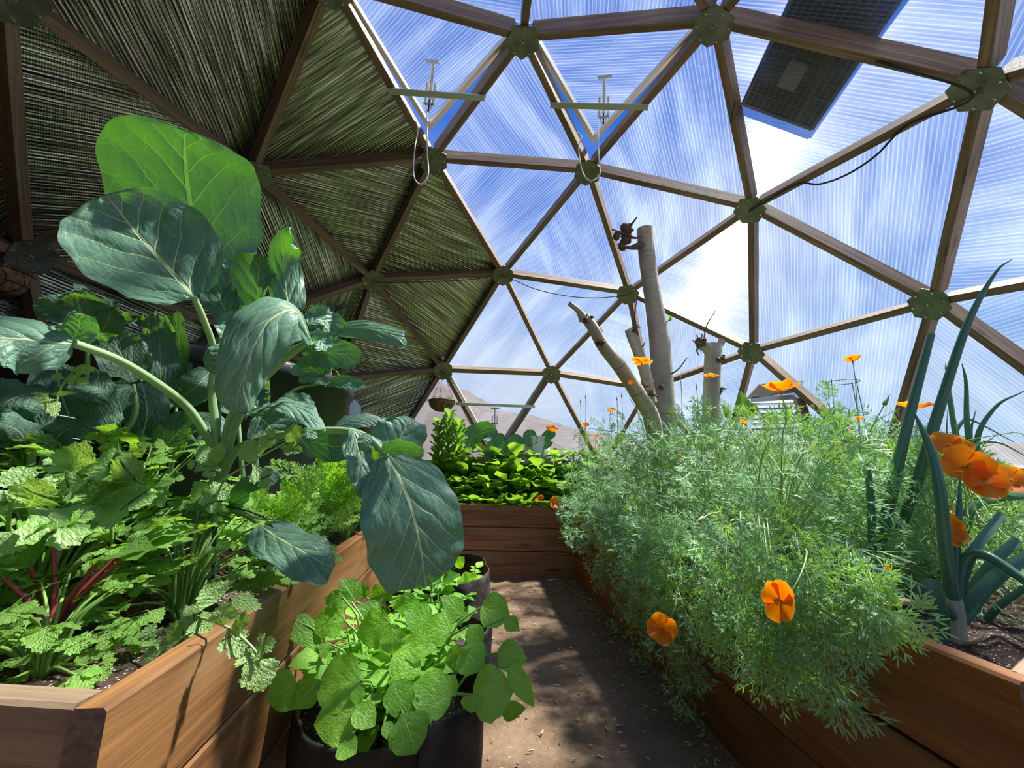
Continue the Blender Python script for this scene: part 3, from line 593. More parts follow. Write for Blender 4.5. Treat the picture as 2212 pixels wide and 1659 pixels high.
def blade(g, mid, W, up=None, prof=None, cup=0.5, wave=0.0, wf=5.0, seed=0, nu=13, nv=22, tint=0.5, twist=0.0, pucker=0.0, asym=0.0, rnd=True):
    """a broad leaf: mid = 3D midrib points, W = greatest half width, up = side the face looks to, cup = edge angle (rad)"""
    rr = np.random.default_rng(seed); tt = np.linspace(0, 1, nv); tt = 0.45 * tt + 0.55 * (0.5 - 0.5 * np.cos(math.pi * tt)); P = spline(mid, tt); T = np.gradient(P, axis=0); T /= np.linalg.norm(T, axis=1)[:, None] + 1e-9
    prof = prof or [0.22, 0.72, 0.93, 1.0, 1.0, 0.96, 0.86, 0.62, 0.03]; w = np.interp(tt, np.linspace(0, 1, len(prof)), prof); sp_ = min(0.6, max(0.15, 1.35 * W / (np.linalg.norm(np.diff(P, axis=0), axis=1).sum() + 1e-9))); e_ = np.clip((1 - tt) / sp_, 0, 1)
    pk = np.interp(1 - sp_, np.linspace(0, 1, len(prof)), prof); w = np.where(tt > 1 - sp_, np.sqrt(np.maximum(0, 1 - (1 - e_) ** 2)) * pk, w) if rnd else w; w = w * W; u = np.linspace(-1, 1, nu); V = []; UV = []; ph = rr.random(6) * 6.28
    upv = (CAM - P[nv // 2]) if up is None else np.asarray(up, float)
    for i in range(nv):
        t = tt[i]; n0 = upv - T[i] * (upv @ T[i]); n0 = nrm(n0); s = np.cross(T[i], n0)
        if twist: a = twist * (t - 0.3); n0, s = n0 * math.cos(a) + s * math.sin(a), s * math.cos(a) - n0 * math.sin(a)
        for k in range(nu):
            q = u[k]; a = q * cup; l = w[i]
            if abs(cup) > 1e-3: so, no = l * math.sin(a) / cup, l * (1 - math.cos(a)) / cup
            else: so, no = l * q, 0
            no += W * wave * abs(q) ** 1.7 * (math.sin(wf * t * 6.28 / 2 + ph[0] + (q > 0) * 2.1) + 0.5 * math.sin(wf * 2.3 * t * 3.14 + ph[1] + (q > 0) * 1.3))
            if pucker: no += W * pucker * (math.sin(q * 7 + ph[2]) * math.sin(t * 15 + ph[3] - abs(q) * 4) * (1 - abs(q) * 0.5)) * min(1, abs(q) * 4)
            ee = 1 + (0.02 * math.sin(wf * 5 * t + ph[4] + q) if abs(q) == 1 else 0) + asym * q
            V.append(P[i] + s * so * ee + n0 * no); UV.append((q, t))
    F = [(i * nu + k, i * nu + k + 1, (i + 1) * nu + k + 1, (i + 1) * nu + k) for i in range(nv - 1) for k in range(nu - 1)]
    g.add(V, np.array(F), UV, tint)
def px3(pts, Y=None): return [at(p[0], p[1], p[2] if len(p) > 2 else Y) for p in pts]
def pw(px, x, y, Y): p = at(x, y, Y); return px / FPX * (RW @ (p - CAM))[2]
# ---- small leaf templates: (V[x across, y along, z], F, UV)
def tpl_outline(half, cols=2):
    out = np.array(half, float); k = len(out); V = []; UV = []; ymin = 0.0
    sp = np.clip(out[:, 1] * 0.93, 0, 1); c = 2 * cols + 1
    for i in range(k):
        for j in range(-cols, cols + 1):
            f = abs(j) / cols; x = out[i, 0] * f * (1 if j >= 0 else -1); y = sp[i] * (1 - f) + out[i, 1] * f; V.append((x, y, 0)); UV.append((x / 0.5, y))
    F = [(i * c + j, i * c + j + 1, (i + 1) * c + j + 1, (i + 1) * c + j) for i in range(k - 1) for j in range(c - 1)]
    return np.array(V), np.array(F), np.array(UV)
T_CEL = [tpl_outline([(0.0, 0.0), (0.05, 0.04), (0.16, 0.16), (0.34, 0.25), (0.44, 0.24), (0.42, 0.33), (0.54, 0.38), (0.46, 0.44), (0.50, 0.53), (0.36, 0.53), (0.26, 0.49), (0.22, 0.58), (0.33, 0.68), (0.28, 0.74), (0.32, 0.84), (0.20, 0.85), (0.16, 0.93), (0.08, 0.92), (0.0, 1.0)]),
         tpl_outline([(0.0, 0.0), (0.04, 0.05), (0.12, 0.2), (0.26, 0.34), (0.42, 0.38), (0.38, 0.46), (0.50, 0.55), (0.40, 0.60), (0.38, 0.68), (0.24, 0.62), (0.18, 0.66), (0.30, 0.78), (0.24, 0.84), (0.22, 0.93), (0.10, 0.92), (0.0, 1.0)]),
         tpl_outline([(0.0, 0.0), (0.06, 0.02), (0.24, 0.12), (0.40, 0.18), (0.40, 0.28), (0.52, 0.36), (0.44, 0.44), (0.46, 0.56), (0.34, 0.60), (0.34, 0.72), (0.22, 0.76), (0.20, 0.88), (0.09, 0.90), (0.0, 1.0)])]
def tpl_grid(prof, nu=6, nv=8, jag=0.0, seed=0):
    rr = np.random.default_rng(seed); w = interp(prof, nv + 1) * 0.5; V = []; UV = []
    for i in range(nv + 1):
        for k in range(nu + 1):
            q = -1 + 2 * k / nu; e = 1 + (rr.normal() * jag if abs(q) == 1 else 0); V.append((w[i] * q * e, i / nv, 0)); UV.append((q, i / nv))
    c = nu + 1; F = [(i * c + k, i * c + k + 1, (i + 1) * c + k + 1, (i + 1) * c + k) for i in range(nv) for k in range(nu)]
    return np.array(V), np.array(F), np.array(UV)
T_OVATE = [tpl_grid([0.12, 0.72, 0.98, 1.0, 0.9, 0.72, 0.48, 0.22, 0.0], 6, 9, 0.02, 1), tpl_grid([0.2, 0.85, 1.0, 1.0, 0.95, 0.82, 0.6, 0.3, 0.0], 6, 9, 0.02, 2), tpl_grid([0.08, 0.5, 0.85, 1.0, 0.95, 0.78, 0.5, 0.22, 0.0], 6, 9, 0.02, 3)]
T_ROUND = [tpl_grid([0.25, 0.8, 1.0, 1.05, 1.0, 0.9, 0.72, 0.4, 0.0], 6, 9, 0.02, 5)]
T_SPOON = [tpl_grid([0.12, 0.14, 0.25, 0.5, 0.8, 1.0, 1.0, 0.85, 0.5, 0.0], 6, 10, 0.08, 7), tpl_grid([0.15, 0.22, 0.5, 0.62, 0.9, 1.0, 0.95, 0.75, 0.4, 0.0], 6, 10, 0.1, 8), tpl_grid([0.12, 0.12, 0.16, 0.45, 0.9, 1.0, 0.96, 0.8, 0.5, 0.0], 6, 10, 0.12, 9)]
def tpl_dissected(levels, seed, seg, wid, spread, pairs=1):
    """feathery leaf: narrow lobes branching in threes"""
    rr = np.random.default_rng(seed); V = []; F = []; UV = []
    def strip(p, d, L, w, tip):
        n_ = np.cross(d, [0, 0, 1.0]); n_ = nrm(n_); k = len(V)
        if tip:
            for f, ww in ((0, 0.45), (0.6, 1.0), (1.0, 0.35)):
                c = p + d * L * f; V.append(c - n_ * w * ww); V.append(c + n_ * w * ww)
            F.append((k, k + 1, k + 3, k + 2)); F.append((k + 2, k + 3, k + 5, k + 4)); UV.extend([(0, 0.5)] * 6)
        else:
            c = p + d * L; V.extend([p - n_ * w, p + n_ * w, c + n_ * w * 0.8, c - n_ * w * 0.8]); F.append((k, k + 1, k + 2, k + 3)); UV.extend([(0, 0.2)] * 4)
    def rec(p, d, L, w, lev):
        if lev == 0: strip(p, d, L, w, True); return
        strip(p, d, L, w * 0.55, False); e = p + d * L
        for s in (-1, 0, 1):
            a = s * spread * (1 + 0.2 * rr.normal()) + 0.12 * rr.normal(); R = np.array(Matrix.Rotation(a, 3, 'Z')) @ np.array(Matrix.Rotation(rr.normal() * 0.22, 3, 'Y'))
            dd = R @ d; dd[2] += rr.normal() * 0.16; rec(e, nrm(dd), L * (seg if s == 0 else seg * 0.8) * (1 + 0.15 * rr.normal()), w, lev - 1)
        if pairs > 1 and lev == levels:
            for s in (-1, 1): dd = np.array(Matrix.Rotation(s * spread * 1.3, 3, 'Z')) @ d; rec(p + d * L * 0.55, nrm(dd), L * seg * 0.8, w, lev - 1)
    rec(np.zeros(3), np.array([0, 1.0, 0]), 0.75, wid, levels)
    V = np.array(V); V /= V[:, 1].max(); return V, np.array(F), np.array(UV)
T_POPPY = [tpl_dissected(3, s, 0.92, 0.046, 0.55, 1) for s in (1, 2, 3, 4)]
def tpl_frond(seed, n=7, m=4, w=0.016):
    rr = np.random.default_rng(seed); V = []; F = []; UV = []
    def strip(p, d, L, w0, w1):
        n_ = nrm(np.cross(d, [0, 0, 1.0])); k = len(V); c = p + d * L; V.extend([p - n_ * w0, p + n_ * w0, c + n_ * w1, c - n_ * w1]); F.append((k, k + 1, k + 2, k + 3)); UV.extend([(0, 0.3)] * 4)
    strip(np.zeros(3), np.array([0, 1.0, 0]), 1.0, 0.012, 0.004)
    for i in range(n):
        y = 0.25 + 0.75 * i / n; L = 0.34 * (1 - 0.75 * (i / n)) + 0.04
        for s in (-1, 1):
            a = s * (0.85 - 0.25 * i / n) + rr.normal() * 0.08; d = nrm(np.array([math.sin(a), math.cos(a), rr.normal() * 0.15])); p = np.array([0, y, 0]); strip(p, d, L, 0.007, 0.004)
            for j in range(m):
                for s2 in (-1, 1):
                    a2 = a + s2 * 0.75 + rr.normal() * 0.1; d2 = nrm(np.array([math.sin(a2), math.cos(a2), rr.normal() * 0.3])); strip(p + d * L * (0.25 + 0.7 * j / m), d2, L * 0.36 * (1 - 0.5 * j / m), w, w * 0.5)
    V = np.array(V); return V, np.array(F), np.array(UV)
T_FROND = [tpl_frond(s) for s in (1, 2, 3)]
def place(g, tpl, base, d, nn, L, W, bend=0.0, fold=0.0, ripple=0.0, tint=0.5, ph=0.0, mi=0):
    V, F, UV = tpl; d = nrm(d); nn = np.asarray(nn, float); nn = nn - d * (nn @ d)
    nn = nrm(nn) if np.linalg.norm(nn) > 1e-6 else nrm(np.cross(d, [0.3, 0.8, 0.5])); s = np.cross(d, nn)
    y = V[:, 1]; x = V[:, 0] * W; a = bend * y
    if abs(bend) > 1e-3: al = np.sin(a) / bend * L; dn = -(1 - np.cos(a)) / bend * L
    else: al = y * L; dn = 0 * y
    z = V[:, 2] * L + fold * np.abs(x) + ripple * W * (np.abs(V[:, 0]) * 2) ** 1.5 * np.sin(y * 14 + ph + (V[:, 0] > 0) * 2)
    nloc_n = nn[None, :] * np.cos(a)[:, None] + d[None, :] * np.sin(a)[:, None]
    P = np.asarray(base) + d[None, :] * al[:, None] + nn[None, :] * dn[:, None] + s[None, :] * x[:, None] + nloc_n * z[:, None]
    g.add(P, F, UV, tint, mi)
def rvec(rr, z=0.0): v = rr.normal(size=3); v[2] += z; return nrm(v)
# ---------------------------------------------------------------- the big collard
kale = thing('collard_plant', 'tall staked collard with two huge round leaves at the top', 'plant', (-0.886, 1.272, 0.5))
def kstem(pts, r, mat=None, name='stalk', parent=kale, sides=10):
    g = G(); tube(g, px3(pts), r, max(10, 6 * len(pts)), sides); return part(name, g, mat or M_STEM, parent)
kstem([(425, 1290, 1.275), (438, 1190, 1.27), (452, 1100, 1.25), (470, 1030, 1.23), (490, 960, 1.21), (505, 905, 1.2), (522, 880, 1.19)], [0.020, 0.021, 0.020, 0.018, 0.018, 0.020, 0.014], name='stem')
kstem([(468, 1030, 1.23), (466, 930, 1.2), (458, 850, 1.18), (462, 760, 1.15), (440, 690, 1.1), (418, 640, 1.06)], [0.014, 0.012, 0.011, 0.009, 0.009, 0.008])
kstem([(478, 1000, 1.22), (455, 955, 1.2), (405, 880, 1.12), (330, 822, 1.02), (250, 775, 0.94), (160, 742, 0.86)], [0.011, 0.012, 0.011, 0.010, 0.009, 0.009])
kstem([(500, 930, 1.2), (545, 850, 1.17), (600, 790, 1.14), (668, 735, 1.12)], [0.013, 0.010, 0.009, 0.008])
kstem([(462, 1080, 1.24), (500, 985, 1.2), (560, 950, 1.17), (650, 934, 1.13), (740, 930, 1.1), (795, 945, 1.08), (838, 988, 1.07)], [0.015, 0.013, 0.011, 0.010, 0.009, 0.009, 0.009])
kstem([(462, 1110, 1.25), (510, 1105, 1.2), (562, 1132, 1.14)], [0.008, 0.007, 0.006])
kstem([(500, 880, 1.2), (560, 830, 1.24), (620, 760, 1.28), (700, 725, 1.3)], [0.010, 0.007, 0.006, 0.005])
kstem([(505, 890, 1.2), (580, 880, 1.25), (640, 840, 1.3), (700, 828, 1.32)], [0.009, 0.006, 0.005, 0.004])
kstem([(470, 800, 1.15), (478, 720, 1.2), (455, 660, 1.30), (470, 625, 1.36)], [0.008, 0.007, 0.007, 0.007])
kstem([(465, 840, 1.17), (520, 740, 1.25), (560, 665, 1.3)], [0.008, 0.006, 0.005])
def kleaf(pts, hw, prof=None, up=None, cup=0.5, wave=0.1, seed=0, tint=0.5, parent=kale, mat=None, pucker=0.03, nu=15, nv=26, twist=0.0, name='leaf', asym=0.0, wf=5.0, label=None):
    m3 = px3(pts); mi = pts[len(pts) // 2]; W = pw(hw, mi[0], mi[1], mi[2]); u = None
    if up is not None: c = m3[len(m3) // 2]; u = nrm(CAM - c) + np.asarray(up, float)
    g = G(); blade(g, m3, W, u, prof, cup, wave, wf, seed, nu, nv, tint, twist, pucker, asym); return part(name, g, mat or M_COLLARD, parent, label=label)
kleaf([(470, 625, 1.36), (432, 540, 1.30), (410, 440, 1.22), (400, 355, 1.14), (398, 308, 1.09), (400, 280, 1.06)], 142, [0.3, 0.75, 0.95, 1.0, 1.0, 0.98, 0.94, 0.9, 0.5], None, -0.15, 0.02, 3, 0.5, pucker=0.025, nu=19, nv=34, label='largest collard leaf, backlit green, at the top')
kleaf([(420, 640, 1.06), (375, 590, 1.05), (330, 540, 1.04), (285, 490, 1.03), (252, 448, 1.01), (228, 420, 0.99)], 130, [0.40, 0.74, 0.90, 0.98, 1.0, 1.0, 0.97, 0.9, 0.2], (0.1, 0, 0.1), 0.3, 0.02, 5, 0.55, pucker=0.03, nu=19, nv=34, asym=0.0, label='broad blue green collard leaf tilted to the camera')
kleaf([(158, 742, 0.86), (100, 738, 0.83), (30, 730, 0.8), (-50, 735, 0.76), (-110, 770, 0.74)], 78, [0.3, 0.75, 0.95, 1, 1, 0.95, 0.8, 0.5, 0.1], (0.0, -0.6, 0.7), -0.75, 0.12, 7, 0.45)
kleaf([(150, 745, 0.88), (170, 705, 0.87), (165, 675, 0.84)], 34, None, None, 0.6, 0.15, 8, 0.55)
kleaf([(672, 738, 1.12), (640, 672, 1.03), (585, 690, 0.97), (545, 760, 0.95), (527, 830, 0.96), (530, 895, 0.99)], 74, [0.3, 0.8, 1, 1, 0.98, 0.9, 0.75, 0.5, 0.08], (0.3, 0, 0.9), -0.85, 0.07, 11, 0.6, pucker=0.05, nu=19, nv=34, label='pale blue collard leaf drooping like a hood')
kleaf([(560, 790, 1.05), (510, 765, 1.03), (470, 780, 1.02), (445, 800, 1.02)], 45, None, (0, 0, 0.6), -0.5, 0.1, 12, 0.5)
kleaf([(545, 750, 1.2), (520, 700, 1.22), (500, 670, 1.22)], 48, None, None, 0.5, 0.1, 13, 0.4)
kleaf([(560, 672, 1.3), (556, 620, 1.3), (560, 575, 1.28), (562, 548, 1.24)], 54, [0.6, 0.95, 1, 1, 0.95, 0.85, 0.7, 0.45, 0.1], (-0.6, 0.1, -0.4), 0.75, 0.08, 14, 0.62)
kleaf([(625, 665, 1.3), (618, 610, 1.31), (612, 550, 1.3), (622, 520, 1.26), (630, 505, 1.22)], 36, [0.9, 1, 1, 0.95, 0.9, 0.85, 0.75, 0.6, 0.2], (-0.2, 0, 0.3), -0.5, 0.14, 15, 0.75)
kleaf([(470, 650, 1.3), (500, 600, 1.3), (512, 560, 1.3)], 34, None, None, 0.4, 0.1, 16, 0.35)
kleaf([(500, 700, 1.25), (478, 650, 1.28), (465, 600, 1.3), (470, 560, 1.3)], 36, None, None, 0.6, 0.1, 17, 0.3)
kleaf([(560, 705, 1.2), (562, 680, 1.18), (572, 658, 1.15)], 26, None, None, 0.7, 0.1, 18, 0.35)
kleaf([(702, 726, 1.3), (750, 708, 1.27), (810, 712, 1.24), (862, 730, 1.22), (880, 742, 1.24)], 26, [0.3, 0.7, 0.95, 1, 1, 0.95, 0.85, 0.65, 0.3], (0, -0.4, 0.7), -0.5, 0.12, 19, 0.75)
kleaf([(665, 700, 1.2), (690, 690, 1.22), (715, 700, 1.25), (735, 725, 1.28)], 30, None, (0, 0, 0.5), 0.5, 0.25, 20, 0.4)
kleaf([(672, 745, 1.18), (690, 735, 1.16), (705, 760, 1.14)], 24, None, (0.3, 0, 0.3), 0.5, 0.25, 21, 0.6)
kleaf([(655, 768, 1.3), (700, 762, 1.28), (745, 768, 1.28), (770, 790, 1.3)], 34, None, (0, 0, -0.1), 0.4, 0.18, 22, 0.6)
kleaf([(640, 800, 1.3), (690, 790, 1.3), (715, 800, 1.3)], 30, None, (0, 0, -0.2), 0.4, 0.2, 23, 0.45)
kleaf([(700, 830, 1.32), (735, 825, 1.3), (765, 830, 1.29), (785, 838, 1.28)], 17, None, (0, -0.3, 0.6), 0.4, 0.12, 24, 0.75)
kleaf([(645, 822, 1.3), (680, 818, 1.3), (712, 828, 1.3)], 14, None, (0, 0, 0.5), 0.4, 0.12, 25, 0.72)
kleaf([(532, 897, 1.18), (570, 880, 1.14), (620, 872, 1.1), (662, 895, 1.08), (700, 932, 1.07)], 33, [0.3, 0.8, 1, 1, 1, 0.95, 0.8, 0.5, 0.05], (0.1, 0, 0.9), -0.3, 0.2, 26, 0.25)
kleaf([(600, 870, 1.2), (640, 862, 1.2), (675, 880, 1.2)], 24, None, (0, 0, 0.7), -0.3, 0.15, 27, 0.5)
kleaf([(560, 900, 1.3), (590, 930, 1.3), (600, 960, 1.3)], 50, None, (0, 0, 0.2), 0.3, 0.15, 28, 0.1)
kleaf([(838, 985, 1.07), (870, 1045, 1.04), (893, 1110, 1.03), (908, 1180, 1.04), (916, 1236, 1.05), (920, 1268, 1.07)], 108, [0.30, 0.74, 0.92, 1.0, 1.0, 0.97, 0.94, 0.85, 0.12], (0.2, 0, 0.2), -0.18, 0.05, 31, 0.5, pucker=0.035, nu=21, nv=38, label='long collard leaf hanging over the path')
kleaf([(838, 985, 1.09), (862, 950, 1.11), (880, 915, 1.13), (878, 898, 1.15)], 58, [0.35, 0.85, 1, 1, 0.95, 0.85, 0.72, 0.5, 0.12], (0.4, 0, 0.4), -0.4, 0.12, 32, 0.5)
kleaf([(828, 978, 1.06), (855, 962, 1.04), (885, 965, 1.02), (915, 985, 1.02)], 26, None, (0, 0.2, -0.7), 0.6, 0.15, 33, 0.65)
kleaf([(765, 930, 1.07), (778, 985, 1.05), (790, 1040, 1.04), (792, 1078, 1.05)], 34, [0.4, 0.8, 1, 1, 0.95, 0.85, 0.7, 0.4, 0.05], (0.5, 0, 0.2), -0.4, 0.2, 34, 0.55)
kleaf([(790, 935, 1.05), (790, 955, 1.04), (782, 975, 1.04)], 17, None, (0.2, 0, 0.2), -0.3, 0.12, 35, 0.62)
kleaf([(655, 925, 1.1), (668, 940, 1.09), (672, 955, 1.08)], 15, None, None, -0.3, 0.12, 36, 0.6)
kleaf([(720, 925, 1.2), (760, 908, 1.22), (800, 905, 1.25), (830, 915, 1.26)], 22, None, (0, 0, 0.9), -0.5, 0.1, 37, 0.2)
kleaf([(640, 945, 1.2), (680, 955, 1.22), (730, 965, 1.22), (760, 950, 1.22)], 34, None, (0, 0, -0.3), 0.3, 0.1, 38, 0.15)
kleaf([(560, 1132, 1.14), (600, 1160, 1.1), (650, 1188, 1.07), (695, 1215, 1.07), (722, 1225, 1.09)], 55, [0.25, 0.85, 1, 1, 1, 0.98, 0.9, 0.7, 0.2], (0.1, 0, 0.8), -0.3, 0.1, 41, 0.32)
kleaf([(490, 1100, 1.25), (530, 1050, 1.22), (570, 1030, 1.2), (600, 1040, 1.2)], 30, None, (0, 0, 0.7), -0.4, 0.1, 42, 0.12)
kleaf([(640, 785, 1.15), (640, 795, 1.12), (636, 812, 1.12)], 12, None, None, 0.3, 0.1, 43, 0.5)
stake = G(); tube(stake, [at(461, 1330, 1.262), at(464, 1100, 1.235), at(476, 830, 1.19)], [0.0065, 0.0065, 0.006], 8, 8)
tag(stake.build('garden_stake', plain('dark green coated stake', (0.012, 0.05, 0.045), 0.35)), 'thin dark green garden stake beside the collard stem', 'stake')
tie = G(); tube(tie, px3([(463, 1090, 1.235), (520, 1100, 1.19), (570, 1118, 1.15), (590, 1140, 1.13)]), 0.0018, 12, 5); tube(tie, px3([(500, 1090, 1.22), (470, 1140, 1.24), (445, 1190, 1.25)]), 0.0014, 8, 5)
tag(tie.build('plant_tie', M_BLACKRUB), 'black plant tie between the stake and the low collard leaf', 'tie')
# ---------------------------------------------------------------- broccoli plants behind
def broc(name, label, base, leaves, stems):
    t = thing(name, label, 'plant', base)
    for s in stems:
        g = G(); tube(g, [np.array(base)] + px3(s), [0.012] + [0.009] * (len(s) - 1) + [0.006], 14, 8); part('stem', g, M_STEM, t)
    for i, (pts, hw, kw) in enumerate(leaves): kleaf(pts, hw, parent=t, mat=M_BROC, seed=hash((name, i)) % 999 if False else 50 + i * 7 + len(label), pucker=0.07, **kw)
    return t
broc('broccoli_plant', 'crinkled broccoli plant left of the tall collard', at(215, 1080, 1.35) * [1, 1, 0] + [0, 0, 0.5],
     [([(180, 720, 1.3), (175, 680, 1.3), (165, 645, 1.28), (160, 628, 1.24)], 68, dict(up=(0, 0, -0.2), cup=0.5, wave=0.18, tint=0.72)),
      ([(205, 730, 1.25), (230, 700, 1.22), (240, 665, 1.2)], 30, dict(up=(0.2, 0, 0), cup=0.6, wave=0.25, tint=0.4)),
      ([(290, 825, 1.35), (275, 790, 1.36), (250, 740, 1.36), (240, 700, 1.34)], 44, dict(up=(0, 0, 0.2), cup=0.4, wave=0.16, tint=0.62)),
      ([(285, 835, 1.3), (240, 845, 1.25), (200, 850, 1.2), (180, 870, 1.18)], 48, dict(up=(0, 0, 0.8), cup=-0.3, wave=0.2, tint=0.5)),
      ([(215, 800, 1.25), (210, 850, 1.22), (225, 900, 1.2), (250, 930, 1.2)], 32, dict(up=(-0.3, 0, 0.3), cup=-0.4, wave=0.2, tint=0.42)),
      ([(115, 850, 1.2), (70, 850, 1.15), (20, 865, 1.1), (-30, 900, 1.08)], 58, dict(up=(0, 0, 0.9), cup=-0.3, wave=0.22, tint=0.38)),
      ([(120, 780, 1.3), (130, 840, 1.3), (150, 900, 1.3), (170, 940, 1.3)], 52, dict(up=(0, 0, 0.3), cup=0.3, wave=0.14, tint=0.25))],
     [[(222, 1000, 1.32), (224, 900, 1.3), (228, 840, 1.28)], [(190, 1000, 1.36), (186, 900, 1.34), (190, 740, 1.3)], [(230, 1000, 1.36), (290, 900, 1.35), (288, 830, 1.34)]])
broc('broccoli_plant', 'broccoli plant with pale crumpled upright leaves in front of the black tank', at(345, 1050, 1.6) * [1, 1, 0] + [0, 0, 0.5],
     [([(345, 900, 1.55), (348, 830, 1.55), (345, 740, 1.55), (335, 672, 1.5)], 33, dict(up=(0.1, 0, 0.2), cup=0.25, wave=0.22, tint=0.85)),
      ([(380, 880, 1.6), (388, 800, 1.6), (385, 720, 1.58), (380, 670, 1.55)], 22, dict(up=(-0.5, 0, 0), cup=0.5, wave=0.2, tint=0.2)),
      ([(400, 830, 1.62), (402, 780, 1.62), (400, 740, 1.6)], 12, dict(up=(0.3, 0, 0.2), cup=0.3, wave=0.2, tint=0.8)),
      ([(300, 960, 1.45), (318, 900, 1.42), (312, 850, 1.4), (300, 825, 1.38)], 40, dict(up=(0.2, 0, 0.4), cup=-0.3, wave=0.16, tint=0.22)),
      ([(330, 990, 1.45), (370, 950, 1.45), (400, 920, 1.45), (430, 905, 1.45)], 40, dict(up=(0, 0, 0.5), cup=0.2, wave=0.1, tint=0.18)),
      ([(455, 800, 1.6), (430, 830, 1.55), (400, 850, 1.55), (385, 840, 1.55)], 34, dict(up=(0, 0, -0.1), cup=0.4, wave=0.15, tint=0.45)),
      ([(240, 700, 1.6), (280, 690, 1.6), (320, 700, 1.6)], 16, dict(up=(0, 0, 0.3), cup=0.5, wave=0.2, tint=0.5))],
     [[(340, 980, 1.55), (345, 900, 1.55)], [(375, 980, 1.6), (380, 880, 1.6)]])
broc('broccoli_plant', 'low dark broccoli plant at the far left behind the celery', at(60, 1080, 1.15) * [1, 1, 0] + [0, 0, 0.5],
     [([(60, 960, 1.1), (40, 930, 1.08), (10, 920, 1.05), (-30, 930, 1.03)], 44, dict(up=(0, 0, 0.8), cup=-0.3, wave=0.22, tint=0.4)),
      ([(110, 960, 1.15), (140, 930, 1.15), (175, 925, 1.15), (205, 945, 1.15)], 34, dict(up=(0, 0, 0.6), cup=-0.3, wave=0.2, tint=0.25)),
      ([(150, 880, 1.4), (120, 880, 1.4), (90, 900, 1.4)], 38, dict(up=(0, 0, 0.3), cup=0.3, wave=0.15, tint=0.2))],
     [[(65, 1010, 1.12), (62, 960, 1.1)], [(90, 1010, 1.15), (110, 960, 1.15)]])
broc('broccoli_plant', 'dark leaved broccoli plant right behind the collard stem', at(560, 1050, 1.75) * [1, 1, 0] + [0, 0, 0.5],
     [([(470, 960, 1.6), (440, 930, 1.6), (400, 940, 1.6), (370, 980, 1.6)], 50, dict(up=(0, 0, 0.5), cup=-0.2, wave=0.1, tint=0.2)),
      ([(520, 900, 1.7), (500, 840, 1.7), (480, 790, 1.7)], 40, dict(up=(0, 0, 0), cup=0.3, wave=0.12, tint=0.45)),
      ([(560, 900, 1.75), (545, 850, 1.75), (560, 800, 1.75)], 34, dict(up=(0, 0, 0.2), cup=0.3, wave=0.15, tint=0.5))],
     [[(520, 980, 1.7), (515, 900, 1.7)], [(555, 980, 1.75), (560, 900, 1.75)]])
# ---------------------------------------------------------------- celery
def celery_leaf(gl, gs, tip, d, nn, S, rr, tint, n=5, mi=0):
    """compound leaf: terminal leaflet plus pairs; tip = point where the leaflets start"""
    d = nrm(d); s = nrm(np.cross(d, nn)); nn = nrm(np.cross(s, d)); place(gl, T_CEL[rr.integers(3)], tip, d + rr.normal(size=3) * 0.1, nn + rr.normal(size=3) * 0.2, S, S * 0.95, rr.uniform(0.2, 0.8), rr.uniform(0.0, 0.3), 0.05, tint, rr.random() * 6, mi)
    for k in range((n - 1) // 2):
        b = tip - d * S * (0.05 + 0.55 * k)
        for q in (-1, 1):
            dd = nrm(d * 0.55 + s * q + rr.normal(size=3) * 0.12); S2 = S * rr.uniform(0.62, 0.8) * (1 - 0.12 * k); o = b + dd * S * 0.12
            tube(gs, [b, o], [0.0012, 0.001], 2, 4, cap=False); place(gl, T_CEL[rr.integers(3)], o, dd, nn + rr.normal(size=3) * 0.25, S2, S2 * 0.95, rr.uniform(0.2, 0.9), rr.uniform(0, 0.3), 0.05, tint + rr.normal() * 0.08, rr.random() * 6, mi)
def celery(base, n, H, spread, S, label, seed, tint=0.5, lean=(0, 0)):
    n = int(n * 2.0)
    rr = np.random.default_rng(seed); t = thing('celery_plant', label, 'plant', base, 'celery in the left bed'); gl, gs = G(), G(); b0 = np.array(base)
    for i in range(n):
        a = 2 * math.pi * (i + rr.random()) / n; h = H * rr.uniform(0.16, 1.05); r = spread * rr.uniform(0.35, 1.25); tip = b0 + [r * math.cos(a) + lean[0] * h, r * math.sin(a) + lean[1] * h, h]
        mid = b0 + [0.35 * r * math.cos(a), 0.35 * r * math.sin(a), h * 0.62]; tube(gs, [b0 + [0.015 * math.cos(a), 0.015 * math.sin(a), -0.01], mid, tip], [0.0042, 0.0032, 0.002], 9, 6, rr.random())
        d = nrm(tip - mid); d = nrm(d + [0.5 * math.cos(a), 0.5 * math.sin(a), -0.25]); nn = np.array([0.1 * rr.normal(), -0.35 + 0.2 * rr.normal(), 1.0])
        celery_leaf(gl, gs, tip, d, nn, S * rr.uniform(0.75, 1.2), rr, float(np.clip(tint + rr.normal() * 0.18, 0, 1)), 5 if rr.random() < 0.75 else 3)
    part('leaves', gl, M_CELERY, t)['kind'] = 'stuff'; part('stalks', gs, M_STEMD, t)['kind'] = 'stuff'; return t
celery((-0.98, 0.93, 0.5), 24, 0.30, 0.20, 0.066, 'bushy bright green celery nearest the front left corner of the bed', 1, 0.55)
celery((-1.28, 1.02, 0.5), 22, 0.36, 0.22, 0.072, 'celery with big lobed leaves at the left edge of the photo', 2, 0.5)
celery((-0.78, 1.08, 0.5), 20, 0.22, 0.16, 0.055, 'low celery in front of the collard stem', 3, 0.55)
celery((-1.08, 1.22, 0.5), 24, 0.40, 0.20, 0.075, 'tall celery with glossy leaves in front of the broccoli', 4, 0.42)
celery((-1.38, 1.25, 0.5), 20, 0.38, 0.2, 0.075, 'shaded celery at the left edge behind the big lobed one', 5, 0.4)
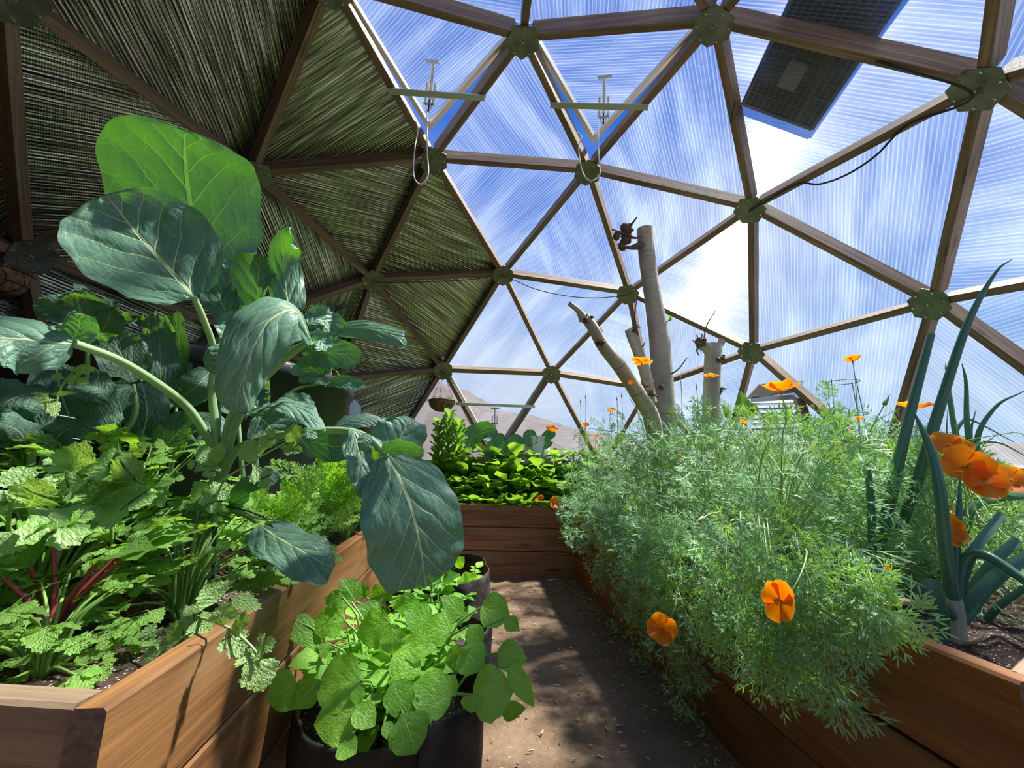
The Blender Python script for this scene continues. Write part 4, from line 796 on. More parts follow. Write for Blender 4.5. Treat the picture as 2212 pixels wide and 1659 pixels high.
celery((-0.80, 0.80, 0.5), 16, 0.13, 0.13, 0.045, 'short celery shoots beside the front corner plank', 6, 0.6)
celery((-1.12, 0.80, 0.5), 18, 0.18, 0.15, 0.055, 'celery shoots leaning over the grey end plank', 7, 0.55)
celery((-0.78, 1.52, 0.5), 16, 0.16, 0.13, 0.05, 'dark low celery behind the garden stake', 8, 0.15)
celery((-0.68, 1.42, 0.5), 12, 0.13, 0.1, 0.045, 'small dark celery at the plank edge under the low collard leaf', 9, 0.12)
# sprigs spilling over the plank
def sprig(label, runs, seed):
    rr = np.random.default_rng(seed); t = thing('celery_sprig', label, 'plant', at(*runs[0][0][0])); gl, gs = G(), G()
    for pts, leaves in runs:
        tube(gs, px3(pts), [0.0028, 0.0016], 14, 6, 0.7)
        for (x, y, Y, x2, y2, wpx, tn) in leaves:
            b = at(x, y, Y); e = at(x2, y2, Y - 0.01); L = np.linalg.norm(e - b); place(gl, T_CEL[rr.integers(3)], b, e - b, (CAM - b) + np.array([0, 0, 0.3]), L, wpx / FPX * Y * 1.15, rr.uniform(-0.3, 0.5), rr.uniform(0, 0.25), 0.06, tn, rr.random() * 6)
    part('leaves', gl, M_CELERYW, t)['kind'] = 'stuff'; part('stalk', gs, M_STEM, t); return t
sprig('pale celery sprig hanging over the front of the warm plank', [([(410, 1330, 0.86), (470, 1345, 0.8), (520, 1375, 0.77), (560, 1420, 0.76), (556, 1470, 0.76)],
      [(480, 1350, 0.79, 488, 1300, 42, 0.5), (500, 1355, 0.78, 548, 1338, 40, 0.5), (492, 1360, 0.78, 520, 1425, 46, 0.6), (535, 1400, 0.765, 548, 1452, 46, 0.6), (545, 1408, 0.765, 590, 1385, 40, 0.55), (556, 1425, 0.76, 570, 1495, 62, 0.75), (420, 1335, 0.84, 405, 1310, 40, 0.5), (440, 1345, 0.83, 340, 1385, 76, 0.6), (470, 1300, 0.85, 440, 1262, 62, 0.75), (420, 1340, 0.83, 452, 1370, 44, 0.6)])], 5)
sprig('pale celery leaves draped on the plank edge before the corner', [([(300, 1400, 0.85), (360, 1390, 0.82), (420, 1365, 0.8)], [(400, 1372, 0.8, 305, 1425, 40, 0.65), (440, 1330, 0.88, 415, 1385, 60, 0.8), (500, 1290, 0.93, 565, 1312, 30, 0.7), (330, 1385, 0.83, 322, 1350, 34, 0.6)])], 6)
sprig('long celery stalk with pale leaflets crossing the collard stem', [([(380, 1130, 1.15), (450, 1060, 1.12), (540, 1000, 1.1), (620, 955, 1.1)],
      [(620, 955, 1.1, 650, 920, 34, 0.6), (600, 965, 1.1, 655, 975, 30, 0.55), (560, 985, 1.1, 590, 925, 30, 0.7), (540, 1000, 1.1, 540, 945, 42, 0.6), (545, 1000, 1.1, 580, 1055, 40, 0.5), (455, 1045, 1.1, 465, 1110, 46, 0.6), (450, 1045, 1.1, 410, 1075, 36, 0.5), (460, 1040, 1.1, 490, 1080, 32, 0.55), (455, 1000, 1.1, 430, 960, 34, 0.65), (455, 1000, 1.1, 405, 1005, 34, 0.5), (460, 1000, 1.1, 480, 955, 28, 0.6), (455, 1000, 1.1, 450, 1035, 34, 0.5)])], 7)
sprig('yellow green celery sprig catching light left of the arching stalk', [([(115, 900, 1.0), (130, 840, 0.99), (160, 800, 0.98)], [(160, 800, 0.98, 200, 795, 22, 0.9), (140, 818, 0.98, 185, 822, 24, 0.95), (140, 818, 0.98, 112, 812, 20, 0.95), (105, 850, 0.99, 80, 868, 36, 0.95), (110, 852, 0.99, 170, 848, 10, 0.95), (105, 860, 0.99, 120, 900, 26, 0.9)])], 8)
def big_lobes(): 
    rr = np.random.default_rng(12); t = thing('celery_plant', 'largest pale celery leaves with bite holes at the left edge', 'plant', (-1.0, 0.98, 0.5)); gl, gs = G(), G()
    for pts in ([(120, 1350, 1.0), (110, 1200, 0.95), (90, 1130, 0.88), (60, 1095, 0.84)], [(200, 1350, 1.02), (240, 1200, 1.0), (235, 1065, 0.96)], [(60, 1330, 0.98), (20, 1150, 0.85), (30, 1075, 0.8)]): tube(gs, px3(pts), [0.005, 0.003], 14, 6, 0.6)
    for (x, y, Y, x2, y2, w, tn) in ((62, 1095, 0.84, 165, 1150, 95, 0.7), (62, 1095, 0.84, 95, 1040, 70, 0.5), (60, 1095, 0.84, -10, 1075, 70, 0.6), (62, 1090, 0.84, 30, 1010, 75, 0.65), (235, 1065, 0.96, 300, 1000, 75, 0.6), (235, 1065, 0.96, 322, 1085, 70, 0.6), (235, 1065, 0.96, 240, 1135, 62, 0.7), (235, 1065, 0.96, 180, 1090, 50, 0.65), (150, 1020, 0.98, 185, 955, 60, 0.55), (165, 1020, 0.98, 268, 985, 66, 0.5), (160, 1020, 0.98, 110, 985, 60, 0.5), (30, 1150, 0.8, -20, 1200, 60, 0.65), (190, 1040, 0.95, 120, 1060, 60, 0.4)):
        b = at(x, y, Y); e = at(x2, y2, Y - 0.02); place(gl, T_CEL[rr.integers(3)], b, e - b, (CAM - b) * 0.8 + np.array([0, 0, 0.6]), np.linalg.norm(e - b) * 1.05, w / FPX * Y * 1.3, rr.uniform(-0.1, 0.5), rr.uniform(0, 0.25), 0.06, tn, rr.random() * 6)
    part('leaves', gl, M_CELERYW, t)['kind'] = 'stuff'; part('stalks', gs, M_STEMD, t)['kind'] = 'stuff'
big_lobes()
def chard(base, label, seed):
    rr = np.random.default_rng(seed); t = thing('beet_plant', label, 'plant', base)
    for i in range(6):
        a = rr.uniform(0, 6.28); h = rr.uniform(0.13, 0.25); b = np.array(base); e = b + [0.08 * math.cos(a), 0.08 * math.sin(a), h]; g = G(); tube(g, [b - [0, 0, 0.01], b + [0.02 * math.cos(a), 0.02 * math.sin(a), h * 0.5], e], [0.007, 0.0055, 0.004], 8, 7); part('stalk', g, M_STEMR, t)
        g = G(); d = nrm([math.cos(a), math.sin(a), 0.7]); place(g, T_OVATE[i % 3], e, d, [0, -0.4, 1], 0.13, 0.085, 0.8, 0.2, 0.08, 0.2 + 0.3 * rr.random()); part('leaf', g, M_CELERY, t)
chard((-1.08, 1.05, 0.5), 'beet with crimson stalks among the celery', 1)
chard((-0.93, 1.10, 0.5), 'beet with crimson stalks nearer the collard stem', 2)
chard((-0.86, 0.86, 0.5), 'beet with a dark crimson base by the plank corner', 3)
# ---------------------------------------------------------------- carrots behind the collard
def carrot(base, n, H, seed, label, tint):
    rr = np.random.default_rng(seed); t = thing('carrot_plant', label, 'plant', base, 'carrot tops behind the collard'); gl, gs = G(), G(); b = np.array(base)
    for i in range(n):
        a = rr.uniform(0, 6.28); r = rr.uniform(0.02, 0.12); h = H * rr.uniform(0.4, 1.0); tip = b + [r * math.cos(a), r * math.sin(a), h * 0.55]
        tube(gs, [b, (b + tip) / 2 + [0, 0, 0.02], tip], [0.002, 0.0015], 5, 4, cap=False); d = nrm([0.6 * math.cos(a), 0.6 * math.sin(a), rr.uniform(0.3, 1.1)])
        place(gl, T_FROND[i % 3], tip - d * 0.02, d, [rr.normal() * 0.4, -0.8, 0.6], h * 0.62, h * 0.62, rr.uniform(0.1, 0.9), 0, 0, float(np.clip(tint + rr.normal() * 0.25, 0, 1)))
    part('fronds', gl, M_CARROT, t)['kind'] = 'stuff'; part('stalks', gs, M_STEMD, t)['kind'] = 'stuff'
ci = 0
for (x, y) in [(-0.78, 1.75), (-0.75, 2.0), (-0.80, 2.2), (-0.78, 2.42), (-0.86, 2.6), (-0.82, 2.8), (-0.95, 2.95), (-0.86, 3.1), (-1.1, 3.15), (-0.95, 3.35), (-1.2, 3.4), (-1.05, 2.85), (-0.9, 1.62), (-1.02, 1.75)]:
    carrot((x, y, 0.5), 34, 0.46 if y > 1.9 else 0.32, 40 + ci, 'feathery bright green carrot tops between the collard and the end bed', 0.6 if y > 2 else 0.4); ci += 1
# ---------------------------------------------------------------- fabric grow bags with potatoes
def fabric(name, c1, c2, rough, sheen):
    mt, nt, out = newmat(name); n = N(nt); tc = n.n('TexCoord').outputs['Object']; f = n.noise(tc, 16, 4); w = n.noise(n.mapping(tc, (260, 260, 60)), 1.0, 2)
    b = n.n('BsdfPrincipled', Roughness=rough); b.inputs['Specular IOR Level'].default_value = sheen; nt.links.new(n.mix(n.smooth(f, 0.35, 0.7), c1, c2), b.inputs['Base Color'])
    nt.links.new(n.bump(n.math('ADD', n.math('MULTIPLY', f, 2.0), n.math('MULTIPLY', w, 0.35)), 0.5, 0.008), b.inputs['Normal']); nt.links.new(b.outputs[0], out.inputs[0]); return mt
M_BAG = fabric('black woven grow bag', (0.016, 0.016, 0.018), (0.035, 0.037, 0.04), 0.5, 0.35); M_FELT = fabric('charcoal felt grow bag', (0.028, 0.023, 0.022), (0.07, 0.06, 0.055), 0.85, 0.2)
def bag(name, label, c, r, h, mat, seed, soilz, rimf=None, skew=(1, 1)):
    rr = np.random.default_rng(seed); t = thing(name, label, 'grow bag', (c[0], c[1], 0)); g = G(); K = 72; V = []; ph = rr.random(8) * 6.28
    def rad(th, z): return r * (1 + 0.035 * math.sin(3 * th + ph[0]) + 0.02 * math.sin(7 * th + ph[1] + z * 9) + 0.012 * math.sin(13 * th + ph[2] + z * 20)) * (0.9 + 0.1 * min(1, z / 0.05) if z < 0.05 else 1 + 0.02 * math.sin(z * 17 + ph[3] + 2 * th))
    rim = lambda th: h * (1 + (rimf(th) if rimf else 0.05 * math.sin(2 * th + ph[4]) + 0.04 * math.sin(5 * th + ph[5])))
    lv = 12
    for l in range(lv + 1):
        for k in range(K):
            th = 2 * math.pi * k / K; z = rim(th) * l / lv; q = rad(th, z); V.append((c[0] + q * math.cos(th) * skew[0], c[1] + q * math.sin(th) * skew[1], z + 0.004))
    for l in range(8):      # rolled lip and inner wall
        for k in range(K):
            th = 2 * math.pi * k / K; z0 = rim(th); q = rad(th, z0) - 0.006 - 0.001 * l; z = z0 + 0.004 + (0.003 if l == 0 else 0) - (z0 - soilz + 0.02) * (l / 7); V.append((c[0] + q * math.cos(th) * skew[0], c[1] + q * math.sin(th) * skew[1], z))
    F = [(l * K + k, l * K + (k + 1) % K, (l + 1) * K + (k + 1) % K, (l + 1) * K + k) for l in range(lv + 8) for k in range(K)]
    g.add(V, np.array(F)); g.add([V[k] for k in range(K)], [tuple(range(K))[::-1]]); part('bag', g, mat, t)
    g = G(); V = [(c[0], c[1], soilz)]
    for l in range(1, 8):
        for k in range(K): th = 2 * math.pi * k / K; q = rad(th, soilz) * l / 7 * 0.985; V.append((c[0] + q * math.cos(th) * skew[0], c[1] + q * math.sin(th) * skew[1], soilz + rr.normal() * 0.004))
    F3 = [(0, 1 + k, 1 + (k + 1) % K) for k in range(K)]; F4 = [(1 + (l - 1) * K + k, 1 + l * K + k, 1 + l * K + (k + 1) % K, 1 + (l - 1) * K + (k + 1) % K) for l in range(1, 7) for k in range(K)]
    g.add(V, F3 + F4); part('soil', g, M_SOIL, t)['kind'] = 'stuff'
    return t
bg1 = bag('grow_bag', 'shiny black woven grow bag at the bottom of the photo', (-0.300, 1.225), 0.236, 0.295, M_BAG, 3, 0.215, lambda th: 0.04 * math.sin(th + 0.6) - 0.05 * max(0, math.cos(th + 1.9)) ** 2 + 0.02 * math.sin(5 * th))
g = G(); 
for th in (-1.05,):
    c0 = np.array([-0.300 + 0.240 * math.cos(th), 1.225 + 0.240 * math.sin(th), 0]); d = np.array([math.cos(th), math.sin(th), 0]); s_ = np.array([-math.sin(th), math.cos(th), 0])
    box8(g, [c0 - s_ * 0.003, c0 + s_ * 0.003, c0 + s_ * 0.003 + d * 0.006, c0 - s_ * 0.003 + d * 0.006] + [c0 - s_ * 0.003 + [0, 0, 0.27], c0 + s_ * 0.003 + [0, 0, 0.27], c0 + s_ * 0.003 + d * 0.006 + [0, 0, 0.27], c0 - s_ * 0.003 + d * 0.006 + [0, 0, 0.27]])
part('seam', g, M_BAG, bg1)
bg2 = bag('grow_bag', 'charcoal felt grow bag with seedlings standing further down the path', (-0.37, 2.33), 0.262, 0.33, M_FELT, 8, 0.225, lambda th: 0.09 * math.cos(th - 1.4) + 0.03 * math.sin(3 * th))
bg3 = bag('grow_bag', 'black grow bag mostly hidden behind the potato leaves', (-0.262, 1.68), 0.20, 0.27, M_BAG, 12, 0.20)
def potato(label, base, n, seed, explicit=(), H=0.25, tintc=0.55, R0=0.14, stems=True):
    rr = np.random.default_rng(seed); t = thing('potato_plant', label, 'plant', base); gl, gs = G(), G(); b = np.array(base)
    def leaflet(p, d, nn, L, W, tn, rounded=False): place(gl, (T_ROUND[0] if rounded else T_OVATE[rr.integers(3)]), p, d, nn, L, W, rr.uniform(0.1, 0.7), rr.uniform(-0.05, 0.25), 0.04, float(np.clip(tn, 0, 1)), rr.random() * 6)
    for i in range(n):
        a = rr.uniform(0, 6.28); r = R0 * rr.uniform(0.1, 1) ** 0.6; h = H * rr.uniform(0.5, 1.0); s0 = b + [r * 0.55 * math.cos(a), r * 0.55 * math.sin(a), 0]; top = b + [r * 1.25 * math.cos(a), r * 1.25 * math.sin(a), h]
        if stems: tube(gs, [s0, (s0 + top) / 2 + [0.01 * math.cos(a), 0.01 * math.sin(a), 0.01], top], [0.005, 0.003], 7, 6, rr.random())
        for k in range(7):
            f = 0.35 + 0.65 * k / 6; p = s0 + (top - s0) * f; aa = a + rr.normal() * 1.6 + k * 2.4; out_ = np.array([math.cos(aa), math.sin(aa), rr.uniform(-0.1, 0.6)]); out_ = nrm(out_); L = rr.uniform(0.055, 0.085) * (0.75 + 0.35 * (1 - f) + 0.1)
            e = p + out_ * L * 0.7; tube(gs, [p, e], [0.0018, 0.0012], 3, 4, cap=False); nn = np.array([rr.normal() * 0.3, -0.45 + rr.normal() * 0.3, 1.0]); tn = tintc + rr.normal() * 0.2
            leaflet(e, out_, nn, L, L * 0.68, tn); s = nrm(np.cross(out_, nn))
            for q in (-1, 1): leaflet(p + out_ * L * 0.35, nrm(out_ * 0.5 + s * q), nn, L * 0.5, L * 0.33, tn)
    for (x0, y0, x1, y1, w, Y, tn) in explicit:
        Y = Y + 0.10 if Y < 1.45 else Y
        p = at(x0, y0, Y); q = at(x1, y1, Y - 0.015); L = np.linalg.norm(q - p); L *= 1.12; leaflet(p, q - p, (CAM - p) + np.array([0.1, 0, 0.35]), L, w / FPX * (RW @ (p - CAM))[2] * 1.2, tn, w > 0.8 * math.hypot(x1 - x0, y1 - y0))
        tube(gs, [p, p + (b - p) * [0.35, 0.35, 0.25], b + [0.45 * (p[0] - b[0]), 0.45 * (p[1] - b[1]), 0.0]], [0.0022, 0.0042], 9, 6, 0.7)
    part('leaves', gl, M_POTATO, t)['kind'] = 'stuff'; part('stems', gs, M_STEMD, t)['kind'] = 'stuff'; return t
EX = [(778, 1470, 685, 1480, 88, 0.92, 0.72), (640, 1476, 582, 1508, 66, 0.93, 0.55), (690, 1470, 628, 1530, 52, 0.92, 0.25), (628, 1335, 690, 1392, 44, 1.1, 0.45), (745, 1340, 672, 1345, 56, 1.12, 0.5), (740, 1290, 704, 1300, 30, 1.14, 0.3),
      (842, 1345, 772, 1365, 62, 1.1, 0.65), (848, 1360, 850, 1412, 44, 1.0, 0.6), (868, 1395, 935, 1398, 50, 1.0, 0.62), (850, 1415, 902, 1450, 58, 0.98, 0.68), (975, 1365, 918, 1350, 54, 1.12, 0.6), (1000, 1400, 1040, 1440, 62, 1.02, 0.5), (962, 1430, 1008, 1410, 40, 1.02, 0.5),
      (974, 1510, 893, 1490, 72, 0.95, 0.66), (1022, 1500, 1098, 1490, 84, 0.97, 0.72), (1022, 1502, 1018, 1538, 40, 0.96, 0.55), (772, 1535, 686, 1562, 84, 0.88, 0.78), (768, 1530, 806, 1560, 42, 0.88, 0.65), (848, 1475, 885, 1548, 56, 0.92, 0.4), (872, 1545, 900, 1622, 74, 0.87, 0.28), (775, 1480, 772, 1525, 26, 0.9, 0.5),
      (1040, 1310, 1095, 1330, 58, 1.2, 0.62), (1090, 1335, 1120, 1360, 30, 1.15, 0.55), (1075, 1410, 1132, 1420, 50, 1.05, 0.55), (1100, 1440, 1152, 1520, 36, 0.98, 0.6), (1015, 1350, 1040, 1400, 36, 1.1, 0.6), (1000, 1330, 960, 1290, 40, 1.2, 0.45), (930, 1345, 880, 1322, 50, 1.2, 0.5), (905, 1300, 850, 1310, 40, 1.25, 0.3),
      (700, 1385, 702, 1420, 18, 1.05, 0.55), (965, 1460, 985, 1500, 26, 0.98, 0.55), (760, 1300, 702, 1290, 30, 1.2, 0.1), (1085, 1540, 1130, 1530, 30, 0.98, 0.5), (830, 1560, 850, 1600, 24, 0.86, 0.4), (735, 1608, 765, 1622, 40, 0.85, 0.5)]
potato('leafy potato plant with round bright leaves filling the front grow bag', (-0.30, 1.23, 0.215), 26, 5, EX, 0.20, R0=0.14)
potato('potato plant behind the front bag with darker leaves by the plank', (-0.30, 1.66, 0.20), 11, 6, [(770, 1300, 742, 1255, 44, 1.6, 0.05), (800, 1290, 850, 1275, 36, 1.6, 0.2), (790, 1290, 782, 1262, 20, 1.6, 0.15), (820, 1330, 770, 1310, 40, 1.5, 0.05)], 0.24, 0.25)
potato('small potato seedlings inside the far felt bag', (-0.34, 2.32, 0.225), 9, 7, [(1015, 1270, 1005, 1240, 34, 2.25, 0.9), (940, 1275, 890, 1262, 34, 2.2, 0.85), (985, 1225, 1000, 1205, 20, 2.35, 0.8), (1000, 1275, 960, 1290, 30, 2.2, 0.85)], 0.10, 0.85, 0.16)
# ---------------------------------------------------------------- lettuces and greens of the end bed
def rosette(name, label, base, n, L, seed, mat, tpls, tint, group, up=0.8, W=0.45, rip=0.09, hs=0.0):
    rr = np.random.default_rng(seed); t = thing(name, label, 'plant', base, group); gl = G(); b = np.array(base)
    for i in range(n):
        a = 2.4 * i + rr.normal() * 0.3; el = up * rr.uniform(0.35, 1.3) * (1.3 - 0.8 * i / n); d = nrm([math.cos(a), math.sin(a), el * 1.6]); l = L * rr.uniform(0.7, 1.15)
        place(gl, tpls[rr.integers(len(tpls))], b + [0.015 * math.cos(a), 0.015 * math.sin(a), hs * (i / n)], d, [-math.cos(a) * 0.5, -math.sin(a) * 0.5, 1.0], l, l * W * rr.uniform(0.8, 1.2), rr.uniform(0.2, 1.1), rr.uniform(0, 0.3), rip, float(np.clip(tint + rr.normal() * 0.2, 0, 1)), rr.random() * 6)
    part('leaves', gl, mat, t)['kind'] = 'stuff'
    if hs > 0.03: g = G(); tube(g, [b - [0, 0, 0.02], b + [0, 0, hs]], [0.012, 0.007], 4, 6); part('stem', g, M_STEMD, t)
    return t
k = 0
for y, xs, L, z in ((3.72, np.linspace(-0.70, 0.46, 9), 0.17, 0.03), (3.84, np.linspace(-0.76, 0.60, 10), 0.20, 0.22), (3.98, np.linspace(-0.72, 0.75, 10), 0.21, 0.38), (4.12, np.linspace(-0.6, 0.8, 9), 0.22, 0.50)):
    for x in xs:
        x = x + RNG.normal() * 0.02; rosette('lettuce', 'light green loose leaf lettuce in the end bed, in the packed rows over the plank', (x, y + RNG.normal() * 0.02, 0.5), 30, L, 300 + k, M_LETTUCE, T_SPOON, 0.55 + 0.1 * RNG.normal(), 'lettuces in the end bed', 0.9, 0.58, 0.12, z); k += 1
t = rosette('lettuce', 'tall bolting lettuce with upright leaves below the hanging basket', (-0.62, 3.95, 0.5), 34, 0.30, 401, M_LETTUCE, T_SPOON, 0.7, 'lettuces in the end bed', 1.6, 0.34)
gs = G(); gl = G(); rr = np.random.default_rng(5)
for j in range(3):
    b = np.array([-0.66 + 0.07 * j, 3.95, 0.5]); tp = b + [0.02 * (j - 1), 0, 0.50 + 0.06 * (j == 1)]; tube(gs, [b, tp], [0.010, 0.006], 6, 6)
    for i in range(44): f = 0.3 + 0.7 * i / 25; a = 2.4 * i; d = nrm([math.cos(a), math.sin(a), 0.7 + f * 0.8]); place(gl, T_SPOON[i % 3], b + (tp - b) * f, d, [-math.cos(a) * 0.4, -math.sin(a) * 0.4 - 0.3, 1], 0.19 * (1.15 - 0.4 * f), 0.075, 0.5, 0.2, 0.08, 0.6 + 0.2 * rr.normal(), i)
part('stem', gs, M_STEMD, t); part('upper_leaves', gl, M_LETTUCE, t)['kind'] = 'stuff'
kb = [('low collard with two broad leaves right of the bolting lettuce', [([(1010, 975, 4.2), (1020, 945, 4.2), (1050, 935, 4.15), (1065, 950, 4.1)], 26, 0.5), ([(1085, 1000, 4.2), (1080, 960, 4.2), (1075, 935, 4.2)], 17, 0.4), ([(1050, 990, 4.1), (1060, 975, 4.1), (1062, 950, 4.1)], 13, 0.7)]),
      ('small collard in the middle of the end bed', [([(1110, 1000, 4.2), (1112, 965, 4.2), (1118, 938, 4.2)], 22, 0.45), ([(1095, 990, 4.15), (1080, 965, 4.1), (1070, 960, 4.1)], 14, 0.5)]),
      ('dark collard in front of the white bucket', [([(1150, 965, 4.2), (1145, 945, 4.2), (1150, 928, 4.2)], 17, 0.25), ([(1175, 970, 4.2), (1185, 945, 4.2), (1200, 942, 4.1)], 16, 0.1)]),
      ('dark collard leaf standing under the hanging basket', [([(968, 950, 4.3), (970, 920, 4.3), (962, 893, 4.3)], 12, 0.15), ([(990, 950, 4.3), (995, 925, 4.3), (992, 908, 4.3)], 11, 0.2)])]
for lb, lv in kb:
    p0 = at(lv[0][0][0][0], 1060, 4.15); t = thing('collard_plant', lb, 'plant', (p0[0], 4.15, 0.5))
    for i, (pts, hw, tn) in enumerate(lv):
        g = G(); tube(g, [np.array([p0[0], 4.15, 0.49]), at(*pts[0])], [0.008, 0.005], 6, 6); part('stalk', g, M_STEM, t); kleaf(pts, hw, parent=t, seed=i, tint=tn, up=(0, 0, 0.3), nu=9, nv=12)
bk = G(); c = at(1160, 965, 4.32); tube(bk, [[c[0], c[1], 0.49], [c[0], c[1], 0.80], [c[0], c[1], c[2] + 0.10]], [0.10, 0.125, 0.135], 8, 28, cap=False, smoothpts=False); tube(bk, [[c[0], c[1], c[2] + 0.10 - 0.02], [c[0], c[1], c[2] + 0.105]], [0.141, 0.141], 3, 28); 
tag(bk.build('bucket', plain('white plastic', (0.78, 0.78, 0.78), 0.35)), 'white round bucket half hidden among the end bed greens', 'bucket')
# ---------------------------------------------------------------- poppies
def fuzz_on(px, py, off): # ray meets the plane of the right bed face moved `off` metres towards the path
    A = np.array([FR0[0], FR0[1], 0]); nn = perp(FR0, FR1, (-2, 2)); nn = np.array([nn[0], nn[1], 0]); d = ray(px, py); return CAM + d * (((A + nn * off - CAM) @ nn) / (d @ nn))
M_PETAL = None
def petal_mat():
    mt, nt, out = newmat('orange poppy petal'); n = N(nt); uv = n.n('UVMap').outputs[0]; s = n.n('SeparateXYZ', Vector=uv)
    f = n.noise(n.mapping(uv, (26, 1.5, 1)), 1.0, 2); col = n.ramp(s.outputs['Y'], [(0.0, (0.95, 0.30, 0.0)), (0.35, (1.0, 0.23, 0.0)), (0.8, (1.0, 0.28, 0.0)), (1.0, (1.0, 0.42, 0.02))]); col = n.mix(n.math('MULTIPLY', n.smooth(f, 0.5, 0.7), 0.3), col, (0.8, 0.12, 0.0))
    b = n.n('BsdfPrincipled', Roughness=0.5); nt.links.new(col, b.inputs['Base Color']); t = n.n('BsdfTranslucent'); nt.links.new(col, t.inputs[0]); nt.links.new(n.bump(f, 0.3, 0.003), b.inputs['Normal'])
    mx = n.n('MixShader', Fac=0.5, i1=b.outputs[0], i2=t.outputs[0]); nt.links.new(mx.outputs[0], out.inputs[0]); return mt
M_PETAL = petal_mat(); M_STAMEN = plain('yellow stamens', (0.85, 0.42, 0.02), 0.6); M_BUD = plain('pale poppy bud', (0.50, 0.52, 0.28), 0.5)
def flower(t, c, axis, diam, openness=0.5, seed=0, npet=4):
    """openness: 0 flat saucer, 1 deep cup"""
    rr = np.random.default_rng(seed); axis = nrm(axis); e1 = nrm(np.cross(axis, [0.2, 0.9, 0.3])); e2 = np.cross(axis, e1); fl = G(); r = diam / 2
    root = bpy.data.objects.new('flower', None); COL.objects.link(root); root.parent = t; off = np.array(t.location); root.location = [float(q) for q in (np.asarray(c) - off)]; root.empty_display_size = 0.02
    for k in range(npet):
        a0 = 2 * math.pi * k / npet + rr.normal() * 0.12; g = G(); V = []; UV = []; nu, nv = 9, 8; w = 1.02 if npet == 4 else 0.8; oo = openness + rr.normal() * 0.10; z0 = 0.0015 * (k % 2); ph = rr.random() * 6
        for i in range(nv):
            f = i / (nv - 1)
            for j in range(nu):
                q = -1 + 2 * j / (nu - 1); a = a0 + q * w * (0.85 + 0.15 * f) * (0.85 if f > 0.9 else 1); rad = r * f * (1 - 0.20 * abs(q) ** 3 * f) * (1 + 0.03 * math.sin(7 * q + ph) * f)
                z = oo * r * (f ** 1.6) * 0.9 + 0.06 * r * math.sin(5 * q + ph) * f * f + z0; rxy = rad * math.sqrt(max(0.05, 1 - (oo * f * 0.75) ** 2)); V.append(np.asarray(c) + rxy * (math.cos(a) * e1 + math.sin(a) * e2) + axis * z); UV.append((q, f))
        F = [(i * nu + j, i * nu + j + 1, (i + 1) * nu + j + 1, (i + 1) * nu + j) for i in range(nv - 1) for j in range(nu - 1)]
        g.add(V, np.array(F), UV); part('petal', g, M_PETAL, root)
    g = G()
    for i in range(18): d = nrm(axis * 2 + rr.normal(size=3) * 0.6); tube(g, [np.asarray(c) + axis * 0.001, np.asarray(c) + d * r * 0.38], [0.0007, 0.0011], 2, 4)
    part('stamens', g, M_STAMEN, root)['kind'] = 'stuff'
    g = G(); tube(g, [np.asarray(c) - axis * r * 0.25, np.asarray(c) + axis * 0.001], [0.0018, 0.004], 4, 7); part('receptacle', g, M_STEMP, root)
MOUND = [ # x, y, base r, top z, weight, where
    (0.80, 3.25, 0.34, 0.98, 'poppy clump furthest along the path side, by the end bed', 0.4), (0.86, 2.80, 0.36, 1.02, 'second poppy clump from the end bed on the path side', 0.4), (0.90, 2.35, 0.36, 1.02, 'poppy clump right in front of the forked tree', 0.45),
    (0.92, 1.95, 0.36, 1.00, 'wide poppy clump in the middle of the path side', 0.5), (0.98, 1.58, 0.32, 0.95, 'nearest poppy clump spilling over the plank', 0.55), (1.42, 2.75, 0.40, 1.04, 'poppy clump between the two pruned trunks', 0.45),
    (1.45, 2.25, 0.40, 1.05, 'poppy clump in front of the smaller pruned trunk', 0.5), (1.50, 1.80, 0.38, 0.98, 'poppy clump with the deep orange blooms behind the leek', 0.5), (1.90, 2.10, 0.34, 0.96, 'poppy clump towards the outer plank', 0.5), (1.36, 1.36, 0.22, 0.78, 'low poppy clump just behind the leek', 0.5)]
PO = []
